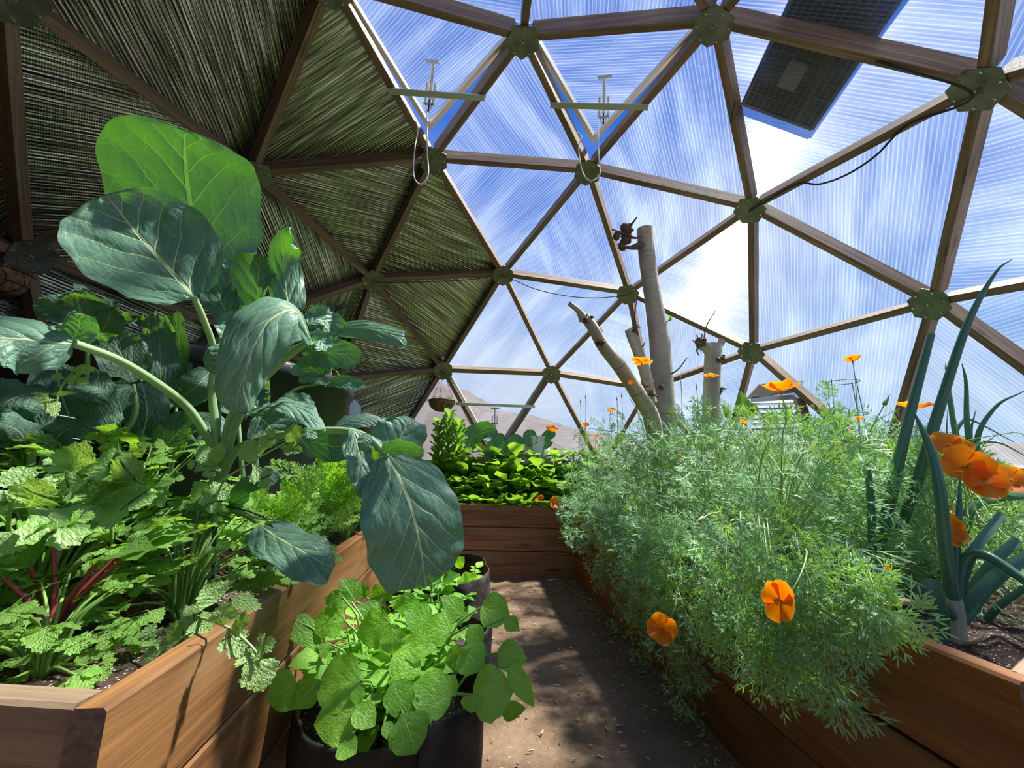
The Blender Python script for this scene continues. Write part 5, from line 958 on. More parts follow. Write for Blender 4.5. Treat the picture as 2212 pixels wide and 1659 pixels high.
for i, (x, y, r, zt, lb, tn) in enumerate(MOUND):
    rr = np.random.default_rng(700 + i); t = thing('california_poppy', lb, 'plant', (x, y, 0.5), 'poppies in the right bed'); PO.append(t); gl, gs = G(), G(); b = np.array([x, y, 0.5]); near = y < 2.1; nl = 250 if near else 220
    xf = lambda yy: FR1[0] + (FR1[1] - yy) * 0.084
    for j in range(nl):
        th = rr.uniform(0, 6.28); el = math.asin(rr.uniform(-0.35, 1)); q = r * rr.uniform(0.72, 1.12); hz = zt - 0.52
        p = np.array([x + q * math.cos(th) * math.cos(el) * 1.05, y + q * math.sin(th) * math.cos(el), 0.54 + hz * max(0, math.sin(el)) * rr.uniform(0.7, 1.05) + 0.10 * rr.random()])
        over = xf(p[1]) - p[0]
        if over > -0.03 and p[0] < x: # hangs over the plank
            p[2] -= max(0, over) * rr.uniform(0.3, 1.5) + 0.04; p[0] -= 0.03
            if over < 0.06 and p[2] < 0.6: p[2] = 0.6 + 0.03 * rr.random()
        out_ = nrm([math.cos(th) * math.cos(el) + rr.normal() * 0.35, math.sin(th) * math.cos(el) + rr.normal() * 0.35, math.sin(el) * 0.8 + rr.normal() * 0.35 + 0.15]); L = rr.uniform(0.09, 0.15)
        place(gl, T_POPPY[rr.integers(4)], p, out_, [rr.normal() * 0.5, -0.7 + rr.normal() * 0.4, 0.8], L, L * 1.05, rr.uniform(0.0, 0.8), 0, 0, float(np.clip(tn + rr.normal() * 0.32, 0, 1)))
        if j % 3 == 0: m_ = b + (p - b) * 0.5; m_[2] += 0.06; tube(gs, [b + [rr.normal() * 0.03, rr.normal() * 0.03, 0], m_, p], [0.0018, 0.0011], 6, 4, rr.random(), cap=False)
    # filler deeper in, keeps the clump dense
    for j in range(80 if near else 70):
        th = rr.uniform(0, 6.28); q = r * rr.uniform(0.1, 0.75); p = np.array([x + q * math.cos(th), y + q * math.sin(th), 0.53 + (zt - 0.55) * rr.uniform(0.1, 0.85) * (1 - (q / r) ** 3)])
        if p[0] < xf(p[1]) + 0.02: p[0] = xf(p[1]) + 0.03
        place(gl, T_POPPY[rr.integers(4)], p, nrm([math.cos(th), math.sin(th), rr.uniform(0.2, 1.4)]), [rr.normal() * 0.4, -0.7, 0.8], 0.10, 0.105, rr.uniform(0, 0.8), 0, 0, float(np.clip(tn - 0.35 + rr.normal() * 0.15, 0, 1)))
    part('foliage', gl, M_POPPY, t, False)['kind'] = 'stuff'; part('stalks', gs, M_STEMP, t)['kind'] = 'stuff'
for i, t in enumerate(PO):
    rr = np.random.default_rng(1500 + i); x, y = t.location[0], t.location[1]; r, zt = MOUND[i][2], MOUND[i][3]; g = G()
    for j in range(22 if y < 2.1 else 12):
        th = rr.uniform(2.4, 6.6); p0 = np.array([x, y, 0.62]) + [rr.normal() * 0.05, rr.normal() * 0.05, 0]; q = r * rr.uniform(0.7, 1.25); p2_ = np.array([x + q * math.cos(th), y + q * math.sin(th), 0.5 + (zt - 0.5) * rr.uniform(0.3, 1.15)]); p1_ = (p0 + p2_) / 2 + [0, 0, 0.14 + 0.05 * rr.normal()]
        tube(g, [p0, p1_, p2_, p2_ + nrm([math.cos(th), math.sin(th), rr.normal() * 0.5]) * 0.05], [0.0022, 0.0013], 12, 5, 0.9, cap=False)
    part('bare_stalks', g, M_STEMP, t)['kind'] = 'stuff'
# curtain of foliage hanging over the plank, outline taken from the photo
gl, gs = G(), G(); rr = np.random.default_rng(99); t4 = PO[4]
for (x0, y0, x1, y1, off) in [(1230, 1100, 1290, 1160, 0.05), (1240, 1080, 1260, 1150, 0.05), (1290, 1150, 1300, 1250, 0.06), (1330, 1150, 1340, 1320, 0.08), (1390, 1180, 1370, 1330, 0.1), (1420, 1200, 1420, 1400, 0.1), (1470, 1230, 1480, 1410, 0.1), (1500, 1300, 1475, 1490, 0.09), (1520, 1230, 1540, 1400, 0.11), (1580, 1250, 1590, 1420, 0.11), (1640, 1250, 1650, 1440, 0.11), (1690, 1260, 1700, 1440, 0.1), (1740, 1280, 1790, 1460, 0.08), (1720, 1290, 1730, 1450, 0.09), (1790, 1250, 1850, 1330, 0.05), (1850, 1240, 1900, 1340, 0.04), (1300, 1100, 1330, 1200, 0.07), (1380, 1130, 1400, 1260, 0.1), (1460, 1150, 1470, 1300, 0.12), (1560, 1180, 1560, 1330, 0.13), (1650, 1180, 1670, 1330, 0.12), (1730, 1180, 1760, 1280, 0.09), (1355, 1100, 1360, 1200, 0.1), (1500, 1130, 1505, 1250, 0.13), (1610, 1150, 1615, 1260, 0.14)]:
    for rep in range(2):
        dx, dy = rr.normal() * 16, rr.normal() * 12; a = fuzz_on(x0 + dx, y0 + dy - 40, max(0.0, off - 0.07)); bb = fuzz_on(x1 + dx * 1.3, y1 + dy, off + rr.normal() * 0.015); P = spline([a, fuzz_on((x0 + x1) / 2 + dx * 1.2, y0 * 0.6 + y1 * 0.4 + dy, off + 0.02), bb], 14); tube(gs, P, [0.0018, 0.0009], 14, 4, 0.6, smoothpts=False, cap=False)
        for i in range(2, 14):
            for _ in range(2 if i % 2 else 1):
                d = nrm((P[i] - P[i - 1]) / np.linalg.norm(P[i] - P[i - 1]) * 0.8 + rr.normal(size=3) * 0.65 + [-0.1, -0.15, 0]); L = rr.uniform(0.06, 0.11); place(gl, T_POPPY[rr.integers(4)], P[i] + rr.normal(size=3) * 0.006, d, CAM - P[i] + rr.normal(size=3) * 0.5, L, L, rr.uniform(-0.2, 0.7), 0, 0, float(np.clip(0.5 + rr.normal() * 0.2, 0, 1)))
part('hanging_foliage', gl, M_POPPY, t4, False)['kind'] = 'stuff'; part('hanging_stalks', gs, M_STEMP, t4)['kind'] = 'stuff'
# upright sprays that break the skyline
for (x, y, Y, hpx, pi) in [(1330, 900, 2.6, 90, 2), (1250, 930, 3.2, 60, 0), (1290, 915, 3.0, 70, 1), (1395, 890, 2.7, 80, 1), (1500, 890, 2.6, 60, 5), (1450, 880, 2.5, 70, 6), (1590, 890, 2.3, 60, 6), (1660, 900, 2.2, 60, 6), (1780, 850, 1.7, 130, 7), (1810, 900, 1.7, 120, 7), (1760, 900, 1.8, 100, 7), (1720, 930, 2.0, 60, 8), (1900, 940, 1.7, 60, 7), (2010, 930, 1.6, 50, 7), (1850, 960, 1.75, 60, 8), (2050, 960, 1.7, 50, 8), (2160, 1030, 1.6, 40, 8), (1560, 880, 2.4, 50, 5)]:
    gl, gs = G(), G(); tp = at(x, y, Y); bt = np.array([PO[pi].location[0] * 0.4 + tp[0] * 0.6, tp[1], 0.8]); tube(gs, [bt, (bt + tp) / 2 + [0.01, 0, 0], tp], [0.0022, 0.0012], 8, 5, cap=False)
    for i in range(26):
        p = bt + (tp - bt) * rr.uniform(0.35, 1.02); d = nrm([rr.normal(), rr.normal() * 0.6, rr.uniform(0.1, 1.4)]); place(gl, T_POPPY[i % 4], p, d, CAM - p + rr.normal(size=3) * 0.6, rr.uniform(0.045, 0.08), 0.07, 0.3, 0, 0, float(np.clip(0.45 + rr.normal() * 0.2, 0, 1)))
    part('spray', gl, M_POPPY, PO[pi], False)['kind'] = 'stuff'; part('spray_stalk', gs, M_STEMP, PO[pi])
# flowers: px, py, Y or None with face offset, diameter px, axis, cup, clump
FLW = [(1430, 1357, ('f', 0.24), 66, 'c', 0.35, 4), (1688, 1300, ('f', 0.26), 92, (-0.9, -0.25, 0.2), 0.2, 4), (1900, 1262, 0.98, 88, (0.3, -0.6, -0.1), 0.3, 9), (2038, 1147, 1.0, 76, (0.15, -1, 0.35), 0.55, 9), (2080, 1010, 1.12, 96, (-0.4, -0.9, 0.35), 0.45, 7), (2045, 972, 1.2, 84, (-0.2, -0.7, 0.6), 0.4, 7), (2118, 1042, 1.1, 90, (-0.3, -0.9, 0.4), 0.4, 7), (2178, 1045, 1.1, 84, (-0.3, -0.7, 0.6), 0.4, 8), (2195, 1035, 1.2, 60, (-0.2, -0.4, 0.8), 0.4, 8),
       (1687, 845, 1.25, 76, (-0.12, 0.0, 1), 0.5, 4), (1842, 781, 1.6, 36, (0.1, 0.1, 1), 0.55, 7), (1535, 814, 1.9, 36, (0, -0.1, 1), 0.25, 6), (1386, 783, 2.2, 46, (0, 0.1, 1), 0.2, 2), (1362, 831, 2.3, 18, (0.1, 0, 1), 0.9, 2), (1319, 889, 2.6, 24, (0, -0.3, 1), 0.6, 1), (1265, 921, 2.9, 20, (0.2, -0.2, 1), 0.7, 0), (1192, 932, 3.5, 32, (0.1, -0.3, 1), 0.6, 0), (1287, 946, 2.9, 12, (0, -0.3, 1), 0.6, 0),
       (1605, 915, 1.9, 22, (0.4, -0.3, 1), 0.7, 6), (1855, 907, 1.6, 22, (0, -0.2, 1), 0.6, 7), (1975, 883, 1.45, 66, (0.0, -0.12, 1), 0.35, 7), (2022, 885, 1.5, 20, (0.3, -0.3, 1), 0.9, 7), (1168, 1079, 3.4, 22, (-0.5, -0.6, 0.6), 0.6, 0), (1198, 1086, 3.3, 26, (0.1, -0.9, 0.3), 0.3, 0), (1466, 992, 2.2, 18, (0, -0.4, 1), 0.7, 3), (1800, 965, 1.5, 18, (0.5, -0.5, 0.6), 0.8, 7), (1651, 904, 1.9, 12, (0, -0.4, 1), 0.7, 6), (2045, 1100, 1.15, 22, (0.4, -0.4, 0.6), 0.8, 9)]
for i, (x, y, Y, d, axs, op, pi) in enumerate(FLW):
    c = fuzz_on(x, y, Y[1]) if isinstance(Y, tuple) else at(x, y, Y); dm = d / FPX * (RW @ (c - CAM))[2]; axs = CAM - c if isinstance(axs, str) else np.array(axs, float); t = PO[pi]
    flower(t, c, axs, dm, op, 900 + i); g = G(); b = np.array(t.location); h0 = c - nrm(axs) * dm * 0.12; md = (b + h0) / 2 + [0, 0, 0.10]; near0 = h0 - nrm(axs) * 0.05 - [0, 0, 0.02]
    if isinstance(Y, tuple): near0 = h0 + [0.05, 0.02, 0.05]; md = fuzz_on(x + 60, y - 150, 0.03)
    s0 = b + (md - b) * 0.5; tube(g, [s0, md * 0.5 + near0 * 0.5, near0, h0], [0.0022, 0.0016, 0.0014], 16, 6, 0.7); part('flower_stalk', g, M_STEMP, t)
def bud(pts, L, w, pi, mat=None):
    P = px3(pts) if len(pts[0]) == 3 and not isinstance(pts[0], np.ndarray) else pts; g = G(); tube(g, P, [0.002, 0.0017], 14, 6, 0.8); part('flower_stalk', g, M_STEMP, PO[pi]); d = nrm(P[-1] - P[-2]); g = G(); tube(g, [P[-1], P[-1] + d * L * 0.15, P[-1] + d * L * 0.4, P[-1] + d * L * 0.7, P[-1] + d * L], [w * 0.9, w * 1.3, w, w * 0.45, w * 0.12], 12, 8); part('bud', g, mat or M_BUD, PO[pi])
bud([(1840, 1010, 1.5), (1880, 930, 1.48), (1910, 875, 1.47)], 0.045, 0.006, 7, M_STEMP); bud([fuzz_on(1450, 1230, 0.14), fuzz_on(1500, 1360, 0.16), fuzz_on(1590, 1407, 0.16)], 0.032, 0.0055, 4)
bud([at(1580, 1055, 1.35), at(1670, 1055, 1.3), at(1715, 1072, 1.28)], 0.038, 0.0055, 4); bud([at(1560, 1105, 1.35), at(1535, 1110, 1.3), at(1520, 1118, 1.28)], 0.035, 0.0055, 4); bud([fuzz_on(1650, 1335, 0.13), fuzz_on(1610, 1340, 0.13), fuzz_on(1570, 1315, 0.13)], 0.025, 0.005, 4); bud([at(1840, 1290, 1.1), at(1900, 1310, 1.0), at(1935, 1325, 0.95)], 0.035, 0.005, 9)
for (x, y, Y, pi) in [(1254, 870, 2.9, 0), (1265, 860, 2.9, 0), (1333, 865, 2.6, 1), (1343, 858, 2.6, 1), (1470, 815, 2.2, 3), (1505, 840, 2.2, 3), (1412, 830, 2.3, 3), (2045, 800, 1.6, 8)]: c = at(x, y, Y); bud([c - [0.01, 0, 0.3], c - [0.0, 0, 0.12], c], 0.03, 0.004, pi)
# ---------------------------------------------------------------- leeks / onions
def leekleaf(t, pts, r, mat=M_ONION, flat=False, name='leaf'):
    g = G(); P = px3(pts)
    if flat: blade(g, P, r[0] * 1.25, None, [0.8, 1, 1, 1, 0.95, 0.85, 0.8], 0.9, 0, nu=7, nv=20, rnd=False)
    else: tube(g, P, r, 22, 9, 0.4)
    part(name, g, mat, t)
lk = thing('leek', 'big leek with a white base standing alone in the bare soil', 'plant', onz(2065, 1385, 0.5))
leekleaf(lk, [(2066, 1395, 1.01), (2064, 1330, 1.0), (2058, 1290, 0.99)], [0.019, 0.0175, 0.016], M_LEEKW, name='shank')
leekleaf(lk, [(2060, 1295, 0.99), (2045, 1200, 0.97), (2030, 1060, 0.95), (2010, 970, 0.96), (1975, 892, 0.97)], [0.014, 0.0125, 0.0115, 0.009, 0.002])
leekleaf(lk, [(2066, 1300, 1.0), (2066, 1180, 1.0), (2072, 1100, 1.0), (2074, 1030, 1.0)], [0.009, 0.008, 0.006, 0.001])
leekleaf(lk, [(2055, 1330, 0.99), (2010, 1285, 0.96), (1930, 1245, 0.94), (1830, 1218, 0.93)], [0.011, 0.010, 0.009, 0.0075])
leekleaf(lk, [(2035, 1380, 0.97), (2030, 1330, 0.95), (2020, 1280, 0.94), (2014, 1250, 0.94)], [0.013], flat=True)
leekleaf(lk, [(2080, 1320, 1.0), (2105, 1270, 0.99), (2150, 1210, 0.98), (2200, 1165, 0.97)], [0.010], flat=True)
leekleaf(lk, [(2080, 1340, 1.0), (2110, 1290, 0.98), (2160, 1240, 0.96), (2230, 1195, 0.94)], [0.013], flat=True)
leekleaf(lk, [(2070, 1300, 1.0), (2085, 1210, 0.99), (2130, 1200, 0.96), (2220, 1258, 0.9)], [0.009, 0.010, 0.010, 0.009])
leekleaf(lk, [(2072, 1290, 1.0), (2085, 1230, 0.99), (2110, 1180, 0.98), (2165, 1110, 0.99)], [0.009], flat=True)
leekleaf(lk, [(2030, 1320, 0.98), (1960, 1300, 0.93), (1910, 1305, 0.9), (1885, 1340, 0.88), (1930, 1405, 0.86)], [0.006, 0.007, 0.005, 0.004, 0.0025], M_DRY, name='dry_leaf')
leekleaf(lk, [(2085, 1392, 0.99), (2110, 1385, 0.97), (2128, 1365, 0.97)], [0.005, 0.004, 0.002], M_DRY, name='dry_leaf')
l2 = thing('leek', 'tall leek with two long leaves rising out of the poppies', 'plant', (1.23, 1.45, 0.5)); B2 = (1880, 1160, 1.4)
leekleaf(l2, [(1900, 1190, 1.4), (1925, 1070, 1.36), (1965, 900, 1.32), (2012, 722, 1.3)], [0.017, 0.0165, 0.014, 0.010])
leekleaf(l2, [(1945, 1150, 1.38), (1985, 1030, 1.32), (2030, 880, 1.26), (2090, 700, 1.2), (2150, 590, 1.16), (2186, 560, 1.14)], [0.016, 0.016, 0.014, 0.010, 0.004, 0.001])
leekleaf(l2, [(1885, 1190, 1.35), (1880, 1060, 1.34), (1873, 1015, 1.34)], [0.011, 0.011, 0.010])
leekleaf(l2, [(1960, 1200, 1.5), (1940, 1300, 1.45), (1930, 1200, 1.45)], [0.014, 0.012, 0.010])
l3 = thing('leek', 'thin leaved leek against the glazing at the right edge', 'plant', (1.72, 1.75, 0.5))
for pts, r in [([(2120, 1120, 1.7), (2070, 960, 1.68), (2048, 840, 1.66), (2044, 815, 1.66)], 0.011), ([(2130, 1120, 1.7), (2092, 940, 1.65), (2087, 830, 1.62), (2078, 785, 1.6)], 0.010), ([(2140, 1100, 1.7), (2110, 960, 1.65), (2150, 880, 1.6), (2212, 845, 1.55)], 0.010), ([(2120, 1100, 1.7), (2065, 960, 1.7), (2080, 910, 1.7), (2105, 910, 1.68), (2190, 955, 1.6)], 0.008), ([(2140, 1120, 1.7), (2100, 980, 1.62), (2150, 955, 1.58), (2225, 990, 1.5)], 0.007), ([(2120, 1100, 1.7), (2098, 950, 1.68), (2107, 888, 1.66)], 0.007), ([(2100, 1100, 1.7), (2050, 960, 1.7), (2046, 885, 1.7)], 0.004)]:
    leekleaf(l3, pts, [r, r, r * 0.6, r * 0.15])
l4 = thing('leek', 'pale bent leek leaves behind the lone leek by the far plank', 'plant', (1.45, 1.35, 0.5))
leekleaf(l4, [(2080, 1160, 1.25), (2100, 1095, 1.25), (2150, 1078, 1.2), (2212, 1070, 1.15)], [0.011], flat=True); leekleaf(l4, [(2110, 1230, 1.3), (2170, 1215, 1.25), (2212, 1190, 1.2)], [0.008], flat=True); leekleaf(l4, [(2130, 1340, 1.15), (2170, 1300, 1.12), (2230, 1260, 1.1)], [0.008, 0.008, 0.006])
g = G(); 
for pts in ([(1895, 1330, 1.1), (1840, 1345, 1.05), (1800, 1300, 1.02)],): pass
# ---------------------------------------------------------------- pruned tree
def bark_mat():
    mt, nt, out = newmat('smooth grey bark'); n = N(nt); uv = n.n('UVMap').outputs[0]; s = n.n('SeparateXYZ', Vector=uv); w = n.noise(n.mapping(uv, (2.0, 6.0, 1)), 1.0, 3)
    v = n.math('ADD', s.outputs['Y'], n.math('MULTIPLY', w, 0.03)); rings = n.n('TexNoise', {'noise_dimensions': '1D'}, Scale=11.0, Detail=1.0); nt.links.new(v, rings.inputs['W'])
    fr = n.math('ABSOLUTE', n.math('SUBTRACT', n.math('FRACT', n.math('ADD', n.math('MULTIPLY', v, 4.0), n.math('MULTIPLY', rings.outputs['Fac'], 5.0))), 0.5)); ring = n.math('SUBTRACT', 1.0, n.smooth(fr, 0.012, 0.05))
    sp = n.noise(n.mapping(uv, (30, 70, 1)), 1.0, 3); col = n.ramp(n.noise(n.mapping(uv, (5, 4, 1)), 1.0, 4), [(0.3, (0.33, 0.28, 0.20)), (0.7, (0.56, 0.50, 0.39))]); col = n.mix(n.math('MULTIPLY', ring, 0.55), col, (0.14, 0.10, 0.07)); col = n.mix(n.math('MULTIPLY', n.smooth(sp, 0.62, 0.7), 0.5), col, (0.22, 0.17, 0.12))
    b = n.n('BsdfPrincipled', Roughness=0.7); nt.links.new(col, b.inputs['Base Color']); nt.links.new(n.bump(n.math('ADD', sp, n.math('MULTIPLY', ring, 1.5)), 0.4, 0.004), b.inputs['Normal']); nt.links.new(b.outputs[0], out.inputs[0]); return mt
M_BARK = bark_mat(); M_KNOT = plain('dark knotty wood', (0.17, 0.11, 0.07), 0.8, noise=0.5, nscale=60, bump=0.5)
def knot(t, c, r, seed, twigs=5):
    rr = np.random.default_rng(seed); g = G()
    for i in range(7): ball(g, np.asarray(c) + rr.normal(size=3) * r * 0.55, r * rr.uniform(0.35, 0.6), (1, 1, rr.uniform(0.7, 1.2)), 9, 6, 0.12, seed + i)
    for i in range(twigs): d = rvec(rr, 0.2); tube(g, [np.asarray(c), np.asarray(c) + d * r * 1.0, np.asarray(c) + d * r * 1.5 + rr.normal(size=3) * r * 0.4], [r * 0.22, r * 0.14, r * 0.07], 6, 5)
    part('knot', g, M_KNOT, t)
def limb(t, pts, r, name='trunk'):
    g = G(); P = spline(px3(pts), 40); R_ = interp(r, 40); rr = np.random.default_rng(len(pts) * 7)
    for k in (5, 13, 22, 27, 35): R_[k] *= 1.02
    tube(g, P, R_, 40, 18, 0.5, smoothpts=False); part(name, g, M_BARK, t)
ft = thing('pruned_tree', 'pale pruned tree with one tall trunk and cut side limbs in the poppies', 'tree', (at(1432, 900, 2.6)[0], 2.6, 0.5))
b0 = at(1440, 1090, 2.6); 
limb(ft, [(1440, 1140, 2.6), (1437, 960, 2.6), (1432, 860, 2.6), (1425, 740, 2.59), (1410, 640, 2.57), (1398, 560, 2.56), (1393, 495, 2.55)], [0.078, 0.075, 0.072, 0.066, 0.055, 0.054, 0.054])
limb(ft, [(1425, 1000, 2.58), (1408, 905, 2.5), (1385, 862, 2.42), (1345, 800, 2.35), (1305, 750, 2.3), (1282, 710, 2.27), (1268, 690, 2.26), (1262, 680, 2.25)], [0.05, 0.05, 0.046, 0.042, 0.036, 0.032, 0.030, 0.026], 'limb')
limb(ft, [(1262, 690, 2.25), (1250, 672, 2.23), (1230, 655, 2.2)], [0.030, 0.017, 0.014], 'stub')
limb(ft, [(1296, 745, 2.29), (1300, 728, 2.28), (1296, 708, 2.27)], [0.024, 0.014, 0.010], 'stub')
limb(ft, [(1405, 870, 2.5), (1395, 810, 2.5), (1378, 760, 2.5), (1365, 725, 2.5), (1360, 712, 2.5)], [0.04, 0.036, 0.032, 0.034, 0.032], 'limb')
knot(ft, at(1352, 508, 2.5), 0.062, 1, 7); knot(ft, at(1365, 715, 2.48), 0.030, 2, 4); knot(ft, at(1264, 692, 2.24), 0.026, 3, 3); knot(ft, at(1400, 850, 2.47), 0.05, 4, 5); knot(ft, at(1297, 740, 2.27), 0.022, 5, 2)
g = G(); tube(g, px3([(1385, 530, 2.53), (1360, 535, 2.48), (1335, 528, 2.46)]), [0.03, 0.012, 0.009], 8, 7); part('stub', g, M_KNOT, ft)
for pts in ([(1370, 720, 2.5), (1372, 670, 2.5), (1378, 640, 2.5)], [(1445, 810, 2.55), (1465, 798, 2.5), (1484, 773, 2.48)], [(1425, 715, 2.55), (1435, 700, 2.54), (1448, 690, 2.54)], [(1370, 745, 2.5), (1388, 748, 2.5), (1392, 740, 2.5)]): g = G(); tube(g, px3(pts), [0.006, 0.003], 8, 5); part('twig', g, M_KNOT, ft)
g = G(); 
for k in range(3): p = at(1444 + 3 * k, 694 - 2 * k, 2.54); place(g, T_OVATE[k], p, [0.6 - 0.5 * k, -0.2, 0.6], [0, -1, 0.5], 0.035, 0.018, 0.3, 0.2, 0, 0.6)
part('leaf_tuft', g, M_POTATO, ft)
st = thing('pruned_tree', 'shorter pruned trunk with a knotted stubby top', 'tree', (at(1540, 900, 2.6)[0], 2.6, 0.5))
limb(st, [(1538, 1130, 2.6), (1537, 960, 2.6), (1536, 880, 2.6), (1538, 820, 2.6), (1540, 770, 2.6), (1543, 745, 2.6)], [0.055, 0.054, 0.052, 0.05, 0.052, 0.048])
limb(st, [(1543, 770, 2.6), (1528, 752, 2.58), (1515, 742, 2.56)], [0.045, 0.036, 0.030], 'stub'); limb(st, [(1545, 765, 2.6), (1553, 748, 2.6), (1560, 735, 2.6)], [0.03, 0.02, 0.024], 'stub')
knot(st, at(1512, 738, 2.54), 0.034, 11, 6); knot(st, at(1556, 772, 2.56), 0.028, 12, 1); knot(st, at(1556, 845, 2.57), 0.018, 13, 4)
g = G(); tube(g, px3([(1520, 738, 2.56), (1526, 705, 2.56), (1545, 672, 2.56)]), [0.005, 0.0025], 8, 5); part('twig', g, M_KNOT, st)
g = G(); tube(g, px3([(1512, 745, 2.55), (1505, 757, 2.54), (1510, 768, 2.54)]), [0.008, 0.003], 6, 5); part('twig', g, M_KNOT, st)
# ---------------------------------------------------------------- hanging baskets
M_COIR = plain('coconut liner', (0.36, 0.20, 0.09), 0.9, noise=0.55, nscale=45, bump=0.6); M_WIRE = plain('dark basket wire', (0.03, 0.025, 0.02), 0.45, 0.6)
def basket(label, c, r, hook, seed, plant):
    t = thing('hanging_basket', label, 'hanging basket', (c[0], c[1], c[2])); c = np.asarray(c); g = G(); K = 28; V = []; rr = np.random.default_rng(seed)
    for l in range(10):
        a = (l / 9) * math.pi / 2
        for k in range(K): th = 2 * math.pi * k / K; q = r * math.cos(a) * (1 + 0.02 * rr.normal()); V.append(c + [q * math.cos(th), q * math.sin(th), -r * 0.82 * math.sin(a)])
    g.add(V, np.array([(l * K + k, l * K + (k + 1) % K, (l + 1) * K + (k + 1) % K, (l + 1) * K + k) for l in range(9) for k in range(K)])); g.add([c + [r * 0.97 * math.cos(2 * math.pi * k / K), r * 0.97 * math.sin(2 * math.pi * k / K), -0.01] for k in range(K)], [tuple(range(K))]); part('coir_liner', g, M_COIR, t)
    g = G(); ring = [c + [r * 1.03 * math.cos(2 * math.pi * k / 24), r * 1.03 * math.sin(2 * math.pi * k / 24), 0.002] for k in range(25)]; tube(g, ring, 0.003, 25, 5, smoothpts=False)
    for k in range(12):
        th = 2 * math.pi * k / 12; tube(g, [c + [r * 1.03 * math.cos(a_) * math.cos(th + 0.25 * math.sin(3 * a_)), r * 1.03 * math.cos(a_) * math.sin(th + 0.25 * math.sin(3 * a_)), -r * 0.85 * math.sin(a_)] for a_ in np.linspace(0, 1.5, 8)], 0.002, 12, 4)
    for f in (0.35, 0.75): tube(g, [c + [r * 1.03 * math.cos(f * 1.3) * math.cos(x), r * 1.03 * math.cos(f * 1.3) * math.sin(x), -r * 0.85 * math.sin(f * 1.3)] for x in np.linspace(0, 2 * math.pi, 25)], 0.0018, 25, 4, smoothpts=False)
    part('wire_frame', g, M_WIRE, t)
    for k in range(3): g = G(); th = 2 * math.pi * k / 3 + 0.5; tube(g, [c + [r * math.cos(th), r * math.sin(th), 0], hook], 0.0022, 3, 5); part('chain', g, M_WIRE, t)
    g = G()
    for i in range(plant): p = c + [rr.normal() * r * 0.5, rr.normal() * r * 0.5, 0.0]; d = nrm([rr.normal() * 0.9, rr.normal() * 0.9, 0.7]); place(g, T_POPPY[i % 4], p, d, [0, -1, 0.5], 0.06 * r / 0.115, 0.06 * r / 0.115, 1.2, 0, 0, 0.5 + 0.3 * rr.random())
    part('trailing_plant', g, M_CELERYW, t)['kind'] = 'stuff'
hk = hub(3, 4, RAD - 0.03); bc = at(952, 866, hk[1]); basket('coconut lined wire basket hanging below the connector plate over the end bed', (hk[0] + 0.0, hk[1], bc[2]), 0.135, hk, 3, 36)
hk = hub(3, 1, RAD - 0.05); p2 = at(4, 588, hk[1] + 0.0); basket('mossy basket cut off by the left edge of the photo', (p2[0] - 0.05, hk[1], p2[2]), 0.15, hk + np.array([-0.05, 0, 0.0]), 4, 40)
# ---------------------------------------------------------------- vent gear
def strut_pt(a, b, f, inn=0.012): A, B = hub(*a), hub(*b); p = A + (B - A) * f; return p - nrm(p - DOMEC) * inn
def flatbar(name, label, A, B, w, th, mat, cat):
    ax = nrm(B - A); r1 = nrm((A + B) / 2 - DOMEC); s = nrm(np.cross(ax, r1)); A = A - ax * 0.03; B = B + ax * 0.03; t = thing(name, label, cat, (A + B) / 2); g = G()
    box8(g, [A - s * w - r1 * th, B - s * w - r1 * th, B + s * w - r1 * th, A + s * w - r1 * th, A - s * w, B - s * w, B + s * w, A + s * w]); part('bar', g, mat, t, False); g = G()
    for p in (A + ax * 0.02, B - ax * 0.02): tube(g, [p - r1 * (th - 0.001), p - r1 * (th + 0.005)], 0.005, 2, 8)
    part('bolts', g, M_BOLT, t); return t
def piston(label, top, bot, parent_bar):
    t = thing('vent_opener', label, 'vent opener', (top + bot) / 2); d = nrm(bot - top); L = np.linalg.norm(bot - top); e = nrm(np.cross(d, [0.2, 1, 0.1])); f2 = np.cross(d, e)
    g = G(); tube(g, [top + d * L * 0.05, top + d * L * 0.75], 0.011, 3, 12); part('cylinder', g, M_BOLT, t); g = G(); tube(g, [top + d * L * 0.7, bot], 0.005, 3, 8); part('piston_rod', g, M_WIRE, t)
    for s in (-1, 1): g = G(); o = e * 0.028 * s; tube(g, [top + d * L * 0.4 + o, top + d * L * 0.82 + o], 0.0075, 3, 8); tube(g, [top + d * L * 0.82 + o, bot], 0.003, 3, 6); part('return_spring', g, M_BOLT, t)
    g = G(); R_ = np.column_stack([e, f2, d]); boxc(g, top, 0.09, 0.03, 0.012, R_); part('bracket', g, M_BARK_STEEL, t, False); g = G(); boxc(g, top + d * L * 0.83, 0.07, 0.016, 0.012, R_); part('bracket', g, M_BARK_STEEL, t, False)
def onplane(px, py, P, nn): d = ray(px, py); return CAM + d * (((P - CAM) @ nn) / (d @ nn))
